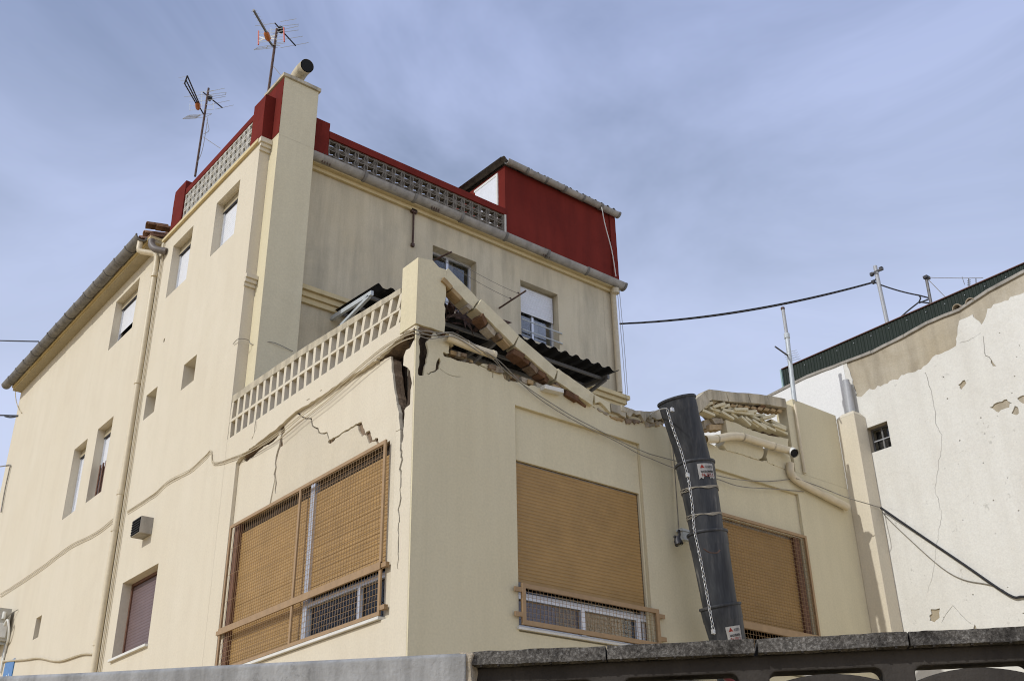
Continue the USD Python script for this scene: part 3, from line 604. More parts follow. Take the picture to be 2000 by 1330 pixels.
fskin = fpoly.difference(sbox(W1[0], R1[2], W1[1], R1[3])).difference(sbox(R1[0], R1[2], R1[1], R1[3])).difference(sbox(R2[0], R2[2], R2[1], R2[3])).difference(topf)
fs = MB().wall(fskin.intersection(sbox(.45, -1, 9, 9)), 1, 0.0, .05).wall(fskin.intersection(sbox(-1, -1, .4495, 9)), 1, 0.0, .028)
part(annex, 'front_wall', fs, 'cream_front_shade', 'shaded cream plaster of the front wall with its broken top edge')
fcore = fpoly.difference(sbox(W1[0], W1[2], W1[1], W1[3])).difference(sbox(W2[0], W2[2], W2[1], W2[3])).difference(topf.buffer(-.008)).intersection(sbox(TC + .205, -1, 9, 9))
rr = unary_union([sbox(R1[0] - .002, 0, R1[1] + .002, R1[3] + .002), sbox(R2[0] - .002, 0, R2[1] + .002, R2[3] + .002)])
part(annex, 'wall_core', MB().wall(fcore.difference(rr), 1, .051, 0.2).wall(fcore.intersection(rr), 1, .082, 0.16), 'wall_core')
for R_, W_ in ((R1, W1), (R2, W2)):
    pp = sbox(R_[0] + .001, R_[2], R_[1] - .001, R_[3] - .001).difference(sbox(W_[0], W_[2], W_[1], W_[3]))
    part(annex, 'wall_panel', MB().wall(pp, 1, 0.046, 0.034), 'cream_front_shade', 'recessed plaster panel around the front window')
part(annex, 'yellow_edge', MB().box(R1[0], R1[1], .002, .044, R1[3] + .0005, R1[3] + .012).box(R1[1] + .0005, R1[1] + .012, .002, .044, R1[2], R1[3]), 'yellow_trim')
# terrace slab, right part and back of the annex
b = MB(); b.box(0.3, 8.0, 0.3, YF - .003, 6.95, 7.15); b.box(7.9, 8.04, 0.3, YF, 0, 7.15); b.box(0.24, 7.8, 2.4, 2.5, 0, 6.9)
part(annex, 'terrace_slab', b, 'rubble', 'terrace floor slab')
# side balustrade: base is the wall; uprights, mid rail and cap
def sagged(v):
    v = v.copy(); c = np.interp(v[:, 1], [.32, 1.1, 2.0, 2.7, 4.1, 4.9], [8.124, 8.18, 8.238, 8.29, 8.34, 8.355])
    v[:, 2] = np.where(v[:, 2] > 7.66, 7.66 + (v[:, 2] - 7.66) * (c - 7.66) / (8.352 - 7.66), v[:, 2]); return v
bl = part(annex, 'side_balustrade', MB().box(0.0, 0.14, .36, YF - .004, 8.235, 8.352).rough(.007, 5, 4, .10).map(sagged), 'cream_stained', 'stained cap rail of the side balustrade')
part(bl, 'mid_rail', MB().box(0.002, 0.12, .36, YF - .004, 7.915, 7.96).rough(.003, 5, 6, .12).map(sagged), 'cream_plaster')
nb = 22
for r_, (za, zb) in enumerate(((7.655, 7.914), (7.961, 8.24))):
    for k in range(nb + 1):
        y = .38 + (YF - .42) * k / nb
        lean = 0.09 * max(0, 1 - k / 10) * (1 if r_ == 0 else 1.0) * rng.uniform(.6, 1.2) + rng.normal(0, .008)
        part(bl, 'brick', MB().hexa([(x, y + e + l, z) for x in (0.003, 0.119) for e in (-.033, .033) for z, l in ((za, lean / 2), (zb, -lean / 2))]).map(sagged), 'cream_plaster')
# corner pier of the balustrade, cracked loose
pm = Polygon(jag([(-.06, 7.485), (.40, 7.50), (.41, 7.62), (.405, 7.82), (.385, 7.86), (.41, 7.98), (.415, 8.22), (.40, 8.34), (.30, 8.335), (.20, 8.40), (-.06, 8.36)], .006, .08, True, 30)).buffer(0).intersection(sbox(0, 7, 1, 9))
pier = part(annex, 'corner_pier', MB().wall(pm, 1, 0.0, .33).map(lambda v: v + np.c_[0 * v[:, 0] - .012, -.02 * (v[:, 2] - 7.4), 0 * v[:, 0]]), 'cream_front_shade', 'cracked corner pier standing on the corner')
part(pier, 'brick_edge', MB().box(.405, .44, .06, .30, 7.5, 7.72).box(.39, .425, .08, .30, 7.74, 7.95).box(.40, .435, .05, .28, 7.97, 8.06).rough(.01, 9, 5, .05), 'old_brick')
# fallen coping of the front balustrade: blocks along a sagging line
cop = [(.43, 8.385), (.90, 8.105), (1.48, 7.785), (2.10, 7.515), (2.70, 7.335), (2.98, 7.29), (3.25, 7.28), (3.62, 7.33), (4.05, 7.47)]
fb = part(annex, 'collapsed_balustrade', MB().box(6.775, 6.955, .004, .20, 7.203, 8.30).box(6.957, 8.045, .003, .20, 7.203, 8.43), 'cream_front_shade', 'what is left of the front balustrade: end post and solid parapet')
def coping_block(p, q, h=.20, w=.20, y0=-.02, roll=0.0, seed=0):
    p, q = np.array([p[0], 0, p[1]]), np.array([q[0], 0, q[1]]); d = q - p; L = np.linalg.norm(d); d /= L; nrm = np.array([-d[2], 0, d[0]])
    V = []
    for e in (0.0, L):
        for yy in (0, w):
            for hh in (-h, 0):
                V.append(p + d * e + nrm * hh + np.array([0, y0 + yy + roll * hh, 0]))
    m = MB().hexa([V[i] for i in (0, 1, 2, 3, 4, 5, 6, 7)]); return m.rough(.010, 6, seed, .07), p, d, nrm, L
nbk = 0
for i, (p, q) in enumerate(zip(cop[:-1], cop[1:])):
    k_ = np.random.default_rng(300 + i); gap = .006 + .03 * k_.random() / max(.2, q[0] - p[0]) * .3
    o1, o2 = k_.normal(0, .004 + .006 * (i > 3), 2) * (i > 0)
    p2, q2 = (p[0] + .004, p[1] + o1), (p[0] + (q[0] - p[0]) * (1 - gap), p[1] + (q[1] - p[1]) * (1 - gap) + o2)
    hh = .19 - .045 * (i > 3) + k_.normal(0, .012)
    m, P, dd, nn, L = coping_block(p2, q2, hh, .17 + .03 * k_.random(), (.004 if i == 0 else -.03) - .008 * min(i, 6) + k_.normal(0, .005), .16 * k_.random() if i < 8 else 0, i)
    if i > 3:   # flat snapped slabs, the lower edge ragged
        lo = jag([(q2[0], q2[1] - hh), ((p2[0] + q2[0]) / 2, (p2[1] + q2[1]) / 2 - hh * k_.uniform(.55, 1.0)), (p2[0] + .01, p2[1] - hh * k_.uniform(.7, 1.1))], .022, .05, False, 900 + i)
        pl = Polygon([p2] + jag([p2, q2], .005, .08, False, 950 + i)[1:] + lo).buffer(0)
        y0_ = -.045 + k_.normal(0, .015); m = MB().wall(pl, 1, y0_, .17)
        part(fb, 'broken_slab', MB().wall(Polygon(jag([(p2[0], p2[1] - hh - .012), (q2[0], q2[1] - hh - .004), (q2[0] - .03, q2[1] - hh - k_.uniform(.02, .07)), (p2[0] + .02, p2[1] - hh - k_.uniform(.02, .08))], .012, .04, True, 970 + i)).buffer(0), 1, y0_ + .03, .13), ('wall_core', 'rubble', 'bare_brick')[i % 3])
    part(fb, 'coping_block', m, 'cream_stained' if i > 4 else 'cream_front_shade', smooth=35)
    u = .015
    while u < L - .05 and i < 10:
        w_ = k_.uniform(.07, .20); w_ = min(w_, L - u - .01)
        if k_.random() > (.12 if i < 4 else .72):
            a = P + dd * u - nn * (hh + .008); e = P + dd * (u + w_ - .012) - nn * (hh + .008); th = k_.uniform(.035, .085)
            V = [pt + np.array([0, yy, 0]) - nn * kk for pt in (a, e) for yy in (-.03 + k_.normal(0, .015), .11) for kk in (th, 0)]
            part(fb, 'brick', MB().hexa(V).rough(.012, 9, 40 + nbk, .04), ('bare_brick', 'old_brick', 'wall_core', 'bare_brick', 'rubble')[(nbk * 3 + i) % 5] if i < 2 or i > 3 else ('old_brick', 'old_brick', 'wall_core')[nbk % 3])
        nbk += 1; u += w_
copr = [(4.52, 7.66), (4.86, 7.96), (4.97, 8.03), (5.35, 8.10), (5.85, 8.21), (6.30, 8.30), (6.74, 8.36)]
for i, (p, q) in enumerate(zip(copr[:-1], copr[1:])):
    q2 = (p[0] + (q[0] - p[0]) * .985, p[1] + (q[1] - p[1]) * .985)
    m, P, dd, nn, L = coping_block(p, q2, .15 if i else .17, .20, -.03, 0, 60 + i)
    part(fb, 'coping_block', m, 'cream_stained', smooth=35)
for k in range(11):   # brick ends on the coping's underside
    xx = 5.02 + k * .155; zz = np.interp(xx, [4.97, 6.74], [7.865, 8.195])
    part(fb, 'brick', MB().hexa([(xx + s_ * .05 + (0.05 if z_ else 0), yy, zz - .004 + (0 if z_ else -.05)) for s_ in (-1, 1) for yy in (.0, .13) for z_ in (0, 1)]), 'bare_brick')
c4b = crop(1360, 750, .1353)
def stick(p, q, w=.042, d=.13, y=0.03, mat='cream_front_shade', seed=0):
    a = Y(*c4b([p])[0], y); e = Y(*c4b([q])[0], y)
    part(fb, 'brick', MB().bar(a - (e - a) * .04, e + (e - a) * .06, d, w, (0, 0, 1)).rough(.003, 14, seed, .05), mat, smooth=20)
slab_from_later = [(60, 380), (250, 300), (430, 350), (560, 370), (760, 440), (980, 540), (1180, 640), (1290, 760), (1040, 760), (740, 690), (600, 650), (430, 640), (200, 560)]
sticks = [((60, 400), (215, 465)), ((160, 365), (290, 410)), ((195, 410), (375, 480)), ((330, 420), (490, 515)), ((350, 390), (760, 450)), ((460, 440), (630, 560)), ((610, 490), (735, 605)), ((670, 500), (840, 625)),
          ((740, 470), (1060, 625)), ((780, 540), (955, 655)), ((900, 590), (1090, 685)), ((1040, 545), (1240, 640)), ((1060, 600), (1240, 665)), ((1090, 650), (1265, 730)),
          ((80, 355), (250, 260)), ((215, 345), (360, 300)), ((310, 360), (430, 320)), ((420, 370), (550, 330)), ((520, 380), (690, 380)), ((650, 420), (820, 410)), ((780, 460), (940, 470)), ((920, 505), (1080, 470)), ((20, 340), (180, 290))]
for i, (p, q) in enumerate(sticks): stick(p, q, y=.02 + .03 * (i % 3), seed=70 + i)
stick((820, 405), (950, 320), .06, .10, .06, 'old_brick', 99)
def slab_from(pts, y0, d, mat, name='broken_slab', seed=0, label=None):
    return part(fb, name, MB().wall(blob(xz(c4b(pts), y0), .004, .05, seed), 1, y0, d), mat, label)
part(fb, 'broken_slab', MB().wall(blob(xz(c4b(slab_from_later), .20), .01, .06, 37), 1, .20, .05), 'wall_core', 'added brown backing that paints the shadow gaps between the slats')  # backing added so the gaps look shadowed
slab_from([(420, 515), (600, 570), (740, 640), (1040, 740), (1330, 790), (1325, 905), (1100, 860), (900, 800), (740, 745), (600, 700), (450, 700)], .0, .12, 'cream_front_shade', seed=31)
slab_from([(220, 490), (370, 490), (405, 560), (270, 570)], .03, .12, 'rubble', 'brick', 32)
slab_from([(190, 580), (365, 580), (365, 660), (190, 665)], .02, .12, 'bare_brick', 'brick', 33)
slab_from([(110, 520), (200, 490), (230, 560), (180, 660), (120, 640)], .08, .12, 'rubble', 'brick', 34)
slab_from([(470, 770), (520, 760), (700, 800), (960, 870), (975, 980), (950, 1060), (890, 1090), (650, 1010), (440, 955), (385, 880)], -.012, .20, 'cream_front_shade', seed=35, label='displaced block of the parapet base')
slab_from([(1040, 900), (1130, 925), (1340, 990), (1370, 1120), (1330, 1250), (1180, 1190), (1035, 1130), (1010, 1050)], -.006, .20, 'cream_front_shade', seed=36, label='displaced block of the parapet base')
cG = crop(1100, 640, .1654)
# rubble lying along the broken top of the front wall
for i in range(100):
    x = rng.uniform(.55, 4.2); s_ = rng.uniform(.018, .085)
    zt = np.interp(x, [.5, 1.2, 2, 4], [7.30, 7.22, 7.22, 7.24]); y = rng.uniform(-.01, .24)
    m = MB().box(x - s_, x + s_, y - s_ * .7, y + s_ * .7, zt - .02, zt + s_ * .7).rough(s_ * .35, 6, 200 + i, .06)
    part(fb, 'rubble_piece', m, ('rubble', 'wall_core', 'cream_stained', 'old_brick', 'bare_brick')[i % 5])
a, e = Y(1060, 757, -.05), Y(1096, 766, -.05)
part(fb, 'brick', MB().bar(a, e, .10, .055).rough(.004, 8, 5, .05), 'white_plaster', 'pale loose brick on the wall edge')
# cream rainwater pipes of the front
a, e = Y(872, 658, -.06), Y(966, 694, -.06)
gp = part(annex, 'broken_gutter', MB().tube(smoothline([a, (a + e) / 2 - (0, 0, .01), e]), .050, 12, cap=False).tube([a * .6 + e * .4, a * .58 + e * .42], .056, 12).tube([a * .06 + e * .94, e], .056, 12), 'cream_pipe', 'snapped length of cream gutter pipe by the corner', smooth=40)
part(gp, 'pipe_inside', MB().tube([e - (e - a) * .05, e - (e - a) * .03], .045, 12), 'near_black')
pts = [Y(px, py, -.10) for px, py in ((1377, 858), (1400, 857), (1425, 852), (1450, 853), (1480, 862), (1510, 871), (1535, 878))] + [Y(1547, 882, -.14), Y(1552, 885, -.20)]
gp = part(annex, 'broken_gutter', MB().tube(smoothline(pts, 4), .056, 14, cap=False), 'cream_pipe', 'long cream gutter pipe torn loose, its open end pointing out', smooth=40)
d_ = pts[-1] - pts[-2]; d_ /= np.linalg.norm(d_)
part(gp, 'pipe_inside', MB().tube([pts[-1] - d_ * .03, pts[-1] - d_ * .003], .056, 14), 'near_black')
part(gp, 'white_end', MB().tube([pts[-1] - d_ * .09, pts[-1] - d_ * .001], .067, 14, cap=False), 'white_plastic', smooth=40)
for i in (1, 3, 5): part(gp, 'strap', MB().tube([pts[i] - (pts[i + 1] - pts[i]) * .04, pts[i] + (pts[i + 1] - pts[i]) * .04], .063, 14), 'cream_stained', smooth=40)
pts = [Y(px, py, -.07) for px, py in ((1543, 905), (1545, 925), (1560, 940), (1600, 962), (1655, 990))]
part(annex, 'downpipe', MB().tube(smoothline(pts, 4), .058, 12), 'cream_pipe', 'cream pipe sloping down to the right', smooth=40)
part(annex, 'conduit', MB().tube([Y(1552, 790, -.03), Y(1562, 860, -.03), Y(1572, 924, -.03)], .024, 8), 'cream_pipe', 'cream conduit down the end post', smooth=40)
# pillar at the right end
part(annex, 'end_pillar', MB().box(8.05, 8.345, -.33, -.001, 0, 8.36).hexa([(8.05, -.33, 8.362), (8.12, -.28, 8.44), (8.05, -.001, 8.362), (8.12, -.06, 8.44), (8.345, -.33, 8.362), (8.30, -.28, 8.44), (8.345, -.001, 8.362), (8.30, -.06, 8.44)]), 'cream_plaster', 'cream pillar against the neighbouring wall')
part(annex, 'vent_pipe', MB().tube([(8.235, -.17, 8.43), (8.235, -.17, 8.98)], .065, 12).tube([(8.235, -.17, 8.98), (8.235, -.17, 9.04)], .055, 12), 'grey_pipe', 'grey vent pipe on top of the pillar', smooth=40)

# ---- windows of the annex
def grid(mb, ax, off, a0, a1, z0, z1, pa, pz, r=.0017):
    B = (lambda p, q, c, e, o: mb.box(off + o, off + o + 2 * r, p, q, c, e)) if ax == 0 else (lambda p, q, c, e, o: mb.box(p, q, off + o, off + o + 2 * r, c, e))
    n = int((a1 - a0) / pa)
    for k in range(1, n): B(a0 + (a1 - a0) * k / n - r, a0 + (a1 - a0) * k / n + r, z0, z1, 0)
    n = int((z1 - z0) / pz)
    for k in range(1, n): B(a0, a1, z0 + (z1 - z0) * k / n - r, z0 + (z1 - z0) * k / n + r, .0071)
    return mb
y0, y1, z0, z1 = LW
ym = X(585, 1000, -.02)[1]; zr = 4.80
win = part(annex, 'side_window', frame_of(0, .145, y0, y1, z0, z1, .05, .05, (ym - .13,)), 'wood_brown', 'wide window on the sunlit side, ochre shutters behind a wire mesh')
part(win, 'shutter', slat_sheet(MB(), 0, .10, ym - .08, y1 - .14, z0 + .02, z1 - .13, .042, .006), 'ochre_shutter', 'ochre roller shutter, fully down')
part(win, 'shutter', slat_sheet(MB(), 0, .10, y0 + .04, ym - .20, zr + .02, z1 - .13, .042, .006), 'ochre_shutter', 'ochre roller shutter, stopped above the lower panes')
part(win, 'shutter_box', MB().box(.13, .22, y0 + .02, y1 - .02, z1 - .16, z1 - .005), 'shade_fill', 'shutter box painted near-black for the shade in its slot')  # shadow over the shutters put into the box colour
part(win, 'shutter_post', MB().box(.06, .14, ym - .20, ym - .10, z0, z1), 'aluminium'); part(win, 'jamb_board', MB().box(.04, .12, y1 - .14, y1 - .01, z0, z1), 'wood_brown')
part(win, 'sash_rail', MB().box(.07, .11, y0, ym - .2, zr - .09, zr - .04).box(.07, .11, (y0 + ym) / 2 - .42, (y0 + ym) / 2 - .37, z0, zr - .09), 'aluminium')
part(win, 'pane', MB().box(.115, .12, y0, ym - .2, z0, zr), 'pane'); part(win, 'room', MB().box(.6, .62, y0 - .3, y1 + .3, z0 - .3, z1 + .2), 'room_dark')
part(win, 'curtain', MB().box(.16, .17, y0 + .02, ym - .3, z0, zr), 'mauve_shutter')
part(win, 'sill', MB().box(-.04, .05, y0 - .04, y1, z0 - .035, z0 - .002), 'white_plaster')
GX = -.024
gy0, gy1 = y0 - .03, y1 + .01
m = frame_of(0, GX, gy0, gy1, z0 + .01, z1 - .01, .042, .022, (ym + .02,)); m.box(GX - .012, GX + .012, gy0, gy1, zr - .035, zr + .045)
for yy in (gy0 - .09, gy1):
    for z in (zr - .02, z0 + .06): m.box(GX + .003, GX + .05, yy, yy + .09, z, z + .05)
gr = part(win, 'grille', m, 'tan_metal', 'tan steel frame of the mesh grille')
part(win, 'wire_mesh', grid(grid(MB(), 0, GX + .012, gy0 + .05, ym, zr + .04, z1, .058, .058), 0, GX + .012, ym + .04, gy1 - .05, zr + .04, z1, .058, .29), 'mesh_wire')
part(win, 'wire_mesh', grid(MB(), 0, GX + .012, gy0 + .05, gy1 - .05, z0 + .06, zr - .03, .058, .058), 'mesh_wire')
# front window 1: shutter down, low guard
x0, x1, z0, z1 = W1; zg = 4.74
win = part(annex, 'front_window', frame_of(1, .10, x0, x1, z0, z1, .05, .05), 'aluminium', 'front window nearest the corner, shutter down over a low mesh guard')
part(win, 'shutter', slat_sheet(MB(), 1, .085, x0 + .012, x1 - .012, zg + .02, z1 - .015, .042, .007), 'ochre_shutter', 'ochre roller shutter, down to the guard')
part(win, 'shutter_rail', MB().box(x0 + .01, x1 - .01, .06, .09, zg - .03, zg + .018), 'steel_grey')
part(win, 'sash_rail', MB().box(x0, x1, .075, .115, zg - .16, zg - .09).box(x0 + .98, x0 + 1.05, .075, .115, z0, zg - .16).box(x1 - .17, x1 - .10, .075, .115, z0, zg - .16), 'aluminium')
part(win, 'pane', MB().box(x0, x1, .118, .122, z0, zg), 'pane'); part(win, 'room', MB().box(x0 - .2, x1 + .2, .5, .52, z0 - .3, z1 + .2), 'room_dark')
part(win, 'curtain', MB().box(x0 + 1.06, x1 - .35, .126, .134, z0 + .02, zg - .15), 'ochre_shutter'); part(win, 'curtain', MB().box(x0 + .05, x0 + .97, .126, .134, z0 + .02, zg - .12), 'mauve_shutter')
part(win, 'sill', MB().box(x0 - .03, x1 + .05, -.03, .045, z0 - .03, z0 - .002), 'white_plaster')
m = frame_of(1, -.055, x0 + .01, x1 + .10, z0 + .02, zg - .02, .05, .03)
for xx in (x0 - .09, x1 + .10):
    for z in (z0 + .10, zg - .12): m.box(xx, xx + .10, -.05, -.03, z, z + .05)
part(win, 'grille', m, 'tan_metal', 'low tan guard frame with fixing lugs')
part(win, 'wire_mesh', grid(MB(), 1, -.045, x0 + .05, x1 + .06, z0 + .05, zg - .05, .055, .055), 'mesh_wire')
# front window 2: full mesh
x0, x1, z0, z1 = W2
win = part(annex, 'front_window', frame_of(1, .12, x0, x1, z0, z1, .05, .05), 'aluminium', 'front window behind the black chute, shutter down behind full mesh')
part(win, 'shutter', slat_sheet(MB(), 1, .11, x0 + .02, x1 - .16, zg + .0, z1 - .03, .042, .010), 'ochre_shutter', 'ochre roller shutter behind mesh')
part(win, 'jamb_board', MB().box(x1 - .15, x1 - .03, .05, .12, z0, z1), 'wood_brown'); part(win, 'room', MB().box(x0 - .2, x1 + .2, .5, .52, z0 - .3, z1 + .2), 'room_dark')
part(win, 'pane', MB().box(x0, x1, .135, .14, z0, zg), 'pane'); part(win, 'sill', MB().box(x0 - .03, x1 + .05, -.03, .045, z0 - .03, z0 - .002), 'white_plaster')
m = frame_of(1, -.045, x0 - .02, x1 + .02, z0 + .01, z1 + .02, .04, .03); m.box(x0, x1, -.055, -.02, zg - .04, zg + .05)
part(win, 'grille', m, 'tan_metal', 'tan steel frame over the whole window')
part(win, 'wire_mesh', grid(grid(MB(), 1, -.035, x0, x1, zg + .05, z1, .055, .055), 1, -.035, x0, x1, z0 + .05, zg - .04, .055, .055), 'mesh_wire')

# ================================================================== awning over the terrace doors
aw = thing('terrace_awning', 'black corrugated awning on grey steel brackets above the terrace', 'awning', (4.2, 4.8, 10.1))
# sheet runs from the wall out to y = 3.45; its left end is torn open
part(aw, 'roof_sheet', corrugated(MB(), (1.60, 3.52, 10.17), (5.20, 0, 0), (0, 1.33, .10), 270, .26, .055, .006, 'trap'), 'black_sheet', 'black corrugated sheet seen from below')
m = MB()
for y, z in ((3.80, 10.115), (4.25, 10.145), (4.62, 10.165)): m.bar((1.60, y, z), (6.66, y, z), .045, .05)
part(aw, 'purlin', m, 'steel_grey')
for x, mt in ((1.565, 'galvanised'), (4.1, 'steel_grey'), (6.62, 'steel_grey')):
    p = part(aw, 'bracket', MB().bar((x, 4.86, 10.17), (x, 3.62, 10.09), .05, .075), mt); part(p, 'strut', MB().bar((x, 3.70, 10.06), (x, 4.85, 9.84), .05, .05), mt)
m = MB()
for i in range(70):
    c = np.array([rng.uniform(2.6, 4.0), rng.uniform(3.3, 3.65), 0]); c[2] = 10.24 - .22 * abs(rng.normal()) * .5
    t = rng.normal(0, .09, (3, 3)); t[:, 2] *= .7
    m.add(np.vstack([c + t, c + t + (0, .008, .008)]), [(0, 1, 2), (3, 5, 4), (0, 3, 4), (0, 4, 1), (1, 4, 5), (1, 5, 2), (2, 5, 3), (2, 3, 0)])
part(aw, 'torn_edge', m, 'torn_sheet', 'torn rusty tatters along the front edge', kind='stuff')

# ================================================================== rubble chute
ax0 = [Y(1321, 781, -.47), Y(1357, 905, -.47), Y(1381, 1040, -.46), Y(1406, 1182, -.45), Y(1424, 1262, -.44)]
ax0.append(ax0[-1] + (ax0[-1] - ax0[-2]) * 1.4); ax0.append(ax0[-1] + np.array([.1, 0, -.9]))
chute = thing('rubble_chute', 'black plastic rubble chute of stacked buckets hanging down the front wall', 'rubble chute', ax0[-1])
def cone_frame(a, b_):
    d = b_ - a; L = np.linalg.norm(d); d /= L; s_ = np.cross(d, (0, 1, 0)); s_ /= np.linalg.norm(s_); t = np.cross(s_, d); return d, L, s_, t
RT, RB = .245, .205
for k in range(6):
    a, b_ = ax0[k], ax0[k + 1]; d, L, s_, t = cone_frame(a, b_); e = b_ + d * .16
    prof = [(0, RT + .012), (.015, RT + .016), (.03, RT + .012), (.035, RT), (.18, RT - .004), (.19, RT - .010), ((L + .16) * .55, (RT + RB) / 2 - .004), (L + .16, RB)]
    inner = [(L + .16, RB - .008), (.03, RT - .012), (0, RT + .0)]
    n = 40; V, f = [], []
    allp = prof + inner
    for q, r in allp: V += [a + d * q + r * (math.cos(w) * s_ + math.sin(w) * t) for w in np.linspace(0, 2 * np.pi, n, endpoint=False)]
    for i in range(len(allp)):
        for j in range(n):
            A, B_, C_, D_ = i * n + j, i * n + (j + 1) % n, ((i + 1) % len(allp)) * n + (j + 1) % n, ((i + 1) % len(allp)) * n + j
            f += [(A, C_, B_), (A, D_, C_)]
    sec = part(chute, 'chute_bucket', MB().add(V, f), 'chute_plastic', smooth=35)
    if k in (1, 3):
        # sticker wrapped on the cone: u = angle from the side that faces the street, v = metres down the axis
        to_cam = CAM - (a + b_) / 2; to_cam -= d * (to_cam @ d); to_cam /= np.linalg.norm(to_cam)
        w0 = math.atan2(to_cam @ t, to_cam @ s_)
        def wrap(u, v, off, w0=w0, a=a, d=d, s_=s_, t=t, L=L):
            r = RT - .004 - (RT - RB) * np.clip((v - .18) / (L - .02), 0, 1) + off; w = w0 + u
            return a + np.outer(v, d) + r[:, None] * (np.outer(np.cos(w), s_) + np.outer(np.sin(w), t))
        sgn = -1.0 if (np.cross(d, to_cam) @ _r) > 0 else 1.0
        u0, u1, v0, v1 = (.10, 1.05, .07, .27) if k == 1 else (.02, .84, .27, .50)
        nu = 10; us = np.linspace(u0, u1, nu)
        rip = [v1 - (.035 if k == 1 and i in (3, 4, 5) else 0) - .02 * (i % 2) * (k == 1) for i in range(nu)]
        uu = np.r_[us, us]; vv = np.r_[np.full(nu, v0), rip]
        P0, P1 = wrap(sgn * uu, vv, .0045), wrap(sgn * uu, vv, .001)
        f = []
        for i in range(nu - 1):
            f += [(i, i + 1, nu + i + 1), (i, nu + i + 1, nu + i), (i, nu + i + 1, i + 1), (i, nu + i, nu + i + 1)]
        part(sec, 'sticker', MB().add(P0, f), 'sticker_paper', 'white sticker with red and black print')
        dv = (v1 - v0) / (.20 if k == 1 else .23)
        rows = [('ALSERTO', .030, .10, .030, 'grey_ink'), ('MAQUINARIA', .026, .035, .088, 'black_ink'), ('96 291 1', .040, .035, .140, 'red_ink')]
        for txt, hgt, ox, ov, ink in rows:
            tm = meshkit.text_mesh(txt, hgt, .001, bold=True); tv = np.array(tm.vertices)
            wmax = (u1 - u0) * RT - ox - .02; tv[:, 0] *= min(1.0, wmax / tv[:, 0].max())
            part(sec, 'lettering', MB().add(wrap(sgn * (u0 + (tv[:, 0] + ox) / RT), v0 + ov + .03 - tv[:, 1], .0055 + tv[:, 2]), np.vstack([tm.faces, tm.faces[:, ::-1]])), ink)
        tri = np.array([(.03, .0), (.09, .0), (.06, .05)]); tv = wrap(sgn * (u0 + tri[:, 0] / RT), v0 + .06 - tri[:, 1], .006)
        part(sec, 'emblem', MB().add(tv, [(0, 1, 2), (0, 2, 1)]), 'red_ink')
def ringlink(mb, c, axis, side_, L=.030, w=.017, r=.0042):
    th = np.linspace(0, 2 * np.pi, 9)[:-1]; P = [c + axis * L * math.cos(q) + side_ * w * math.sin(q) for q in th]
    return mb.tube(P + [P[0], P[1]], r, 5, cap=False)
def chain(path, name='chain'):
    m = MB(); P = np.array(path); seg = np.linalg.norm(np.diff(P, axis=0), axis=1); tot = np.r_[0, np.cumsum(seg)]; n = int(tot[-1] / .048)
    for k in range(n):
        q = tot[-1] * (k + .5) / n; c = np.array([np.interp(q, tot, P[:, i]) for i in range(3)]); q2 = min(q + .01, tot[-1]); c2 = np.array([np.interp(q2, tot, P[:, i]) for i in range(3)])
        d = c2 - c; d /= np.linalg.norm(d); v = CAM - c; v /= np.linalg.norm(v); s_ = np.cross(d, v); s_ /= np.linalg.norm(s_); t = np.cross(s_, d)
        q = math.pi / 4 if k % 2 else -math.pi / 4
        ringlink(m, c, d, s_ * math.cos(q) + t * math.sin(q))
    return part(chute, name, m, 'chain_steel', 'galvanised chain hanging along the buckets' if name == 'chain' else None, smooth=40)
front_of = lambda px, py, dy: Y(px, py, dy)
cp = [front_of(1303, 799, -.74), front_of(1312, 830, -.735), front_of(1330, 880, -.72), front_of(1345, 935, -.74), front_of(1352, 985, -.73), front_of(1356, 1035, -.73), front_of(1370, 1100, -.72), front_of(1379, 1150, -.71), front_of(1388, 1200, -.72), front_of(1395, 1238, -.72)]
chain(cp)
part(chute, 'chain_end', MB().tube(smoothline([front_of(1302, 797, -.74), Y(1290, 799, -.5), Y(1275, 806, -.2), Y(1268, 812, .02)]), .008, 6), 'chain_steel')
for (px, py, k, q) in ((1345, 945, 1, .36), (1352, 998, 1, .70)):
    a, b_ = ax0[k], ax0[k + 1]; d, L, s_, t = cone_frame(a, b_); c = a + d * q; r = RT - (RT - RB) * q / L + .004
    m = MB()
    for j in range(4): m.tube([c + d * (.014 * math.sin((2 + j) * w + 1.7 * j) + .008 * (j - 1.5)) + (r + .004) * (math.cos(w) * s_ + math.sin(w) * t) for w in np.linspace(0, 2 * np.pi, 33)], .0045, 5)
    part(chute, 'rope_lashing', m, 'rope_cream', 'frayed rope lashing round the second bucket', smooth=40)
part(chute, 'rope_lashing', MB().tube(smoothline([Y(1374, 1071, -.69), Y(1385, 1078, -.72), Y(1400, 1079, -.72), Y(1406, 1074, -.70)]), .008, 6), 'rust_metal', 'reddish strap end', smooth=40)
for (px, py, dy) in ((1313, 800, -.74), (1343, 928, -.745), (1393, 1233, -.72)):
    c = Y(px, py, dy); part(chute, 'shackle', MB().box(c[0] - .02, c[0] + .02, c[1] - .015, c[1] + .015, c[2] - .025, c[2] + .025), 'chain_steel')

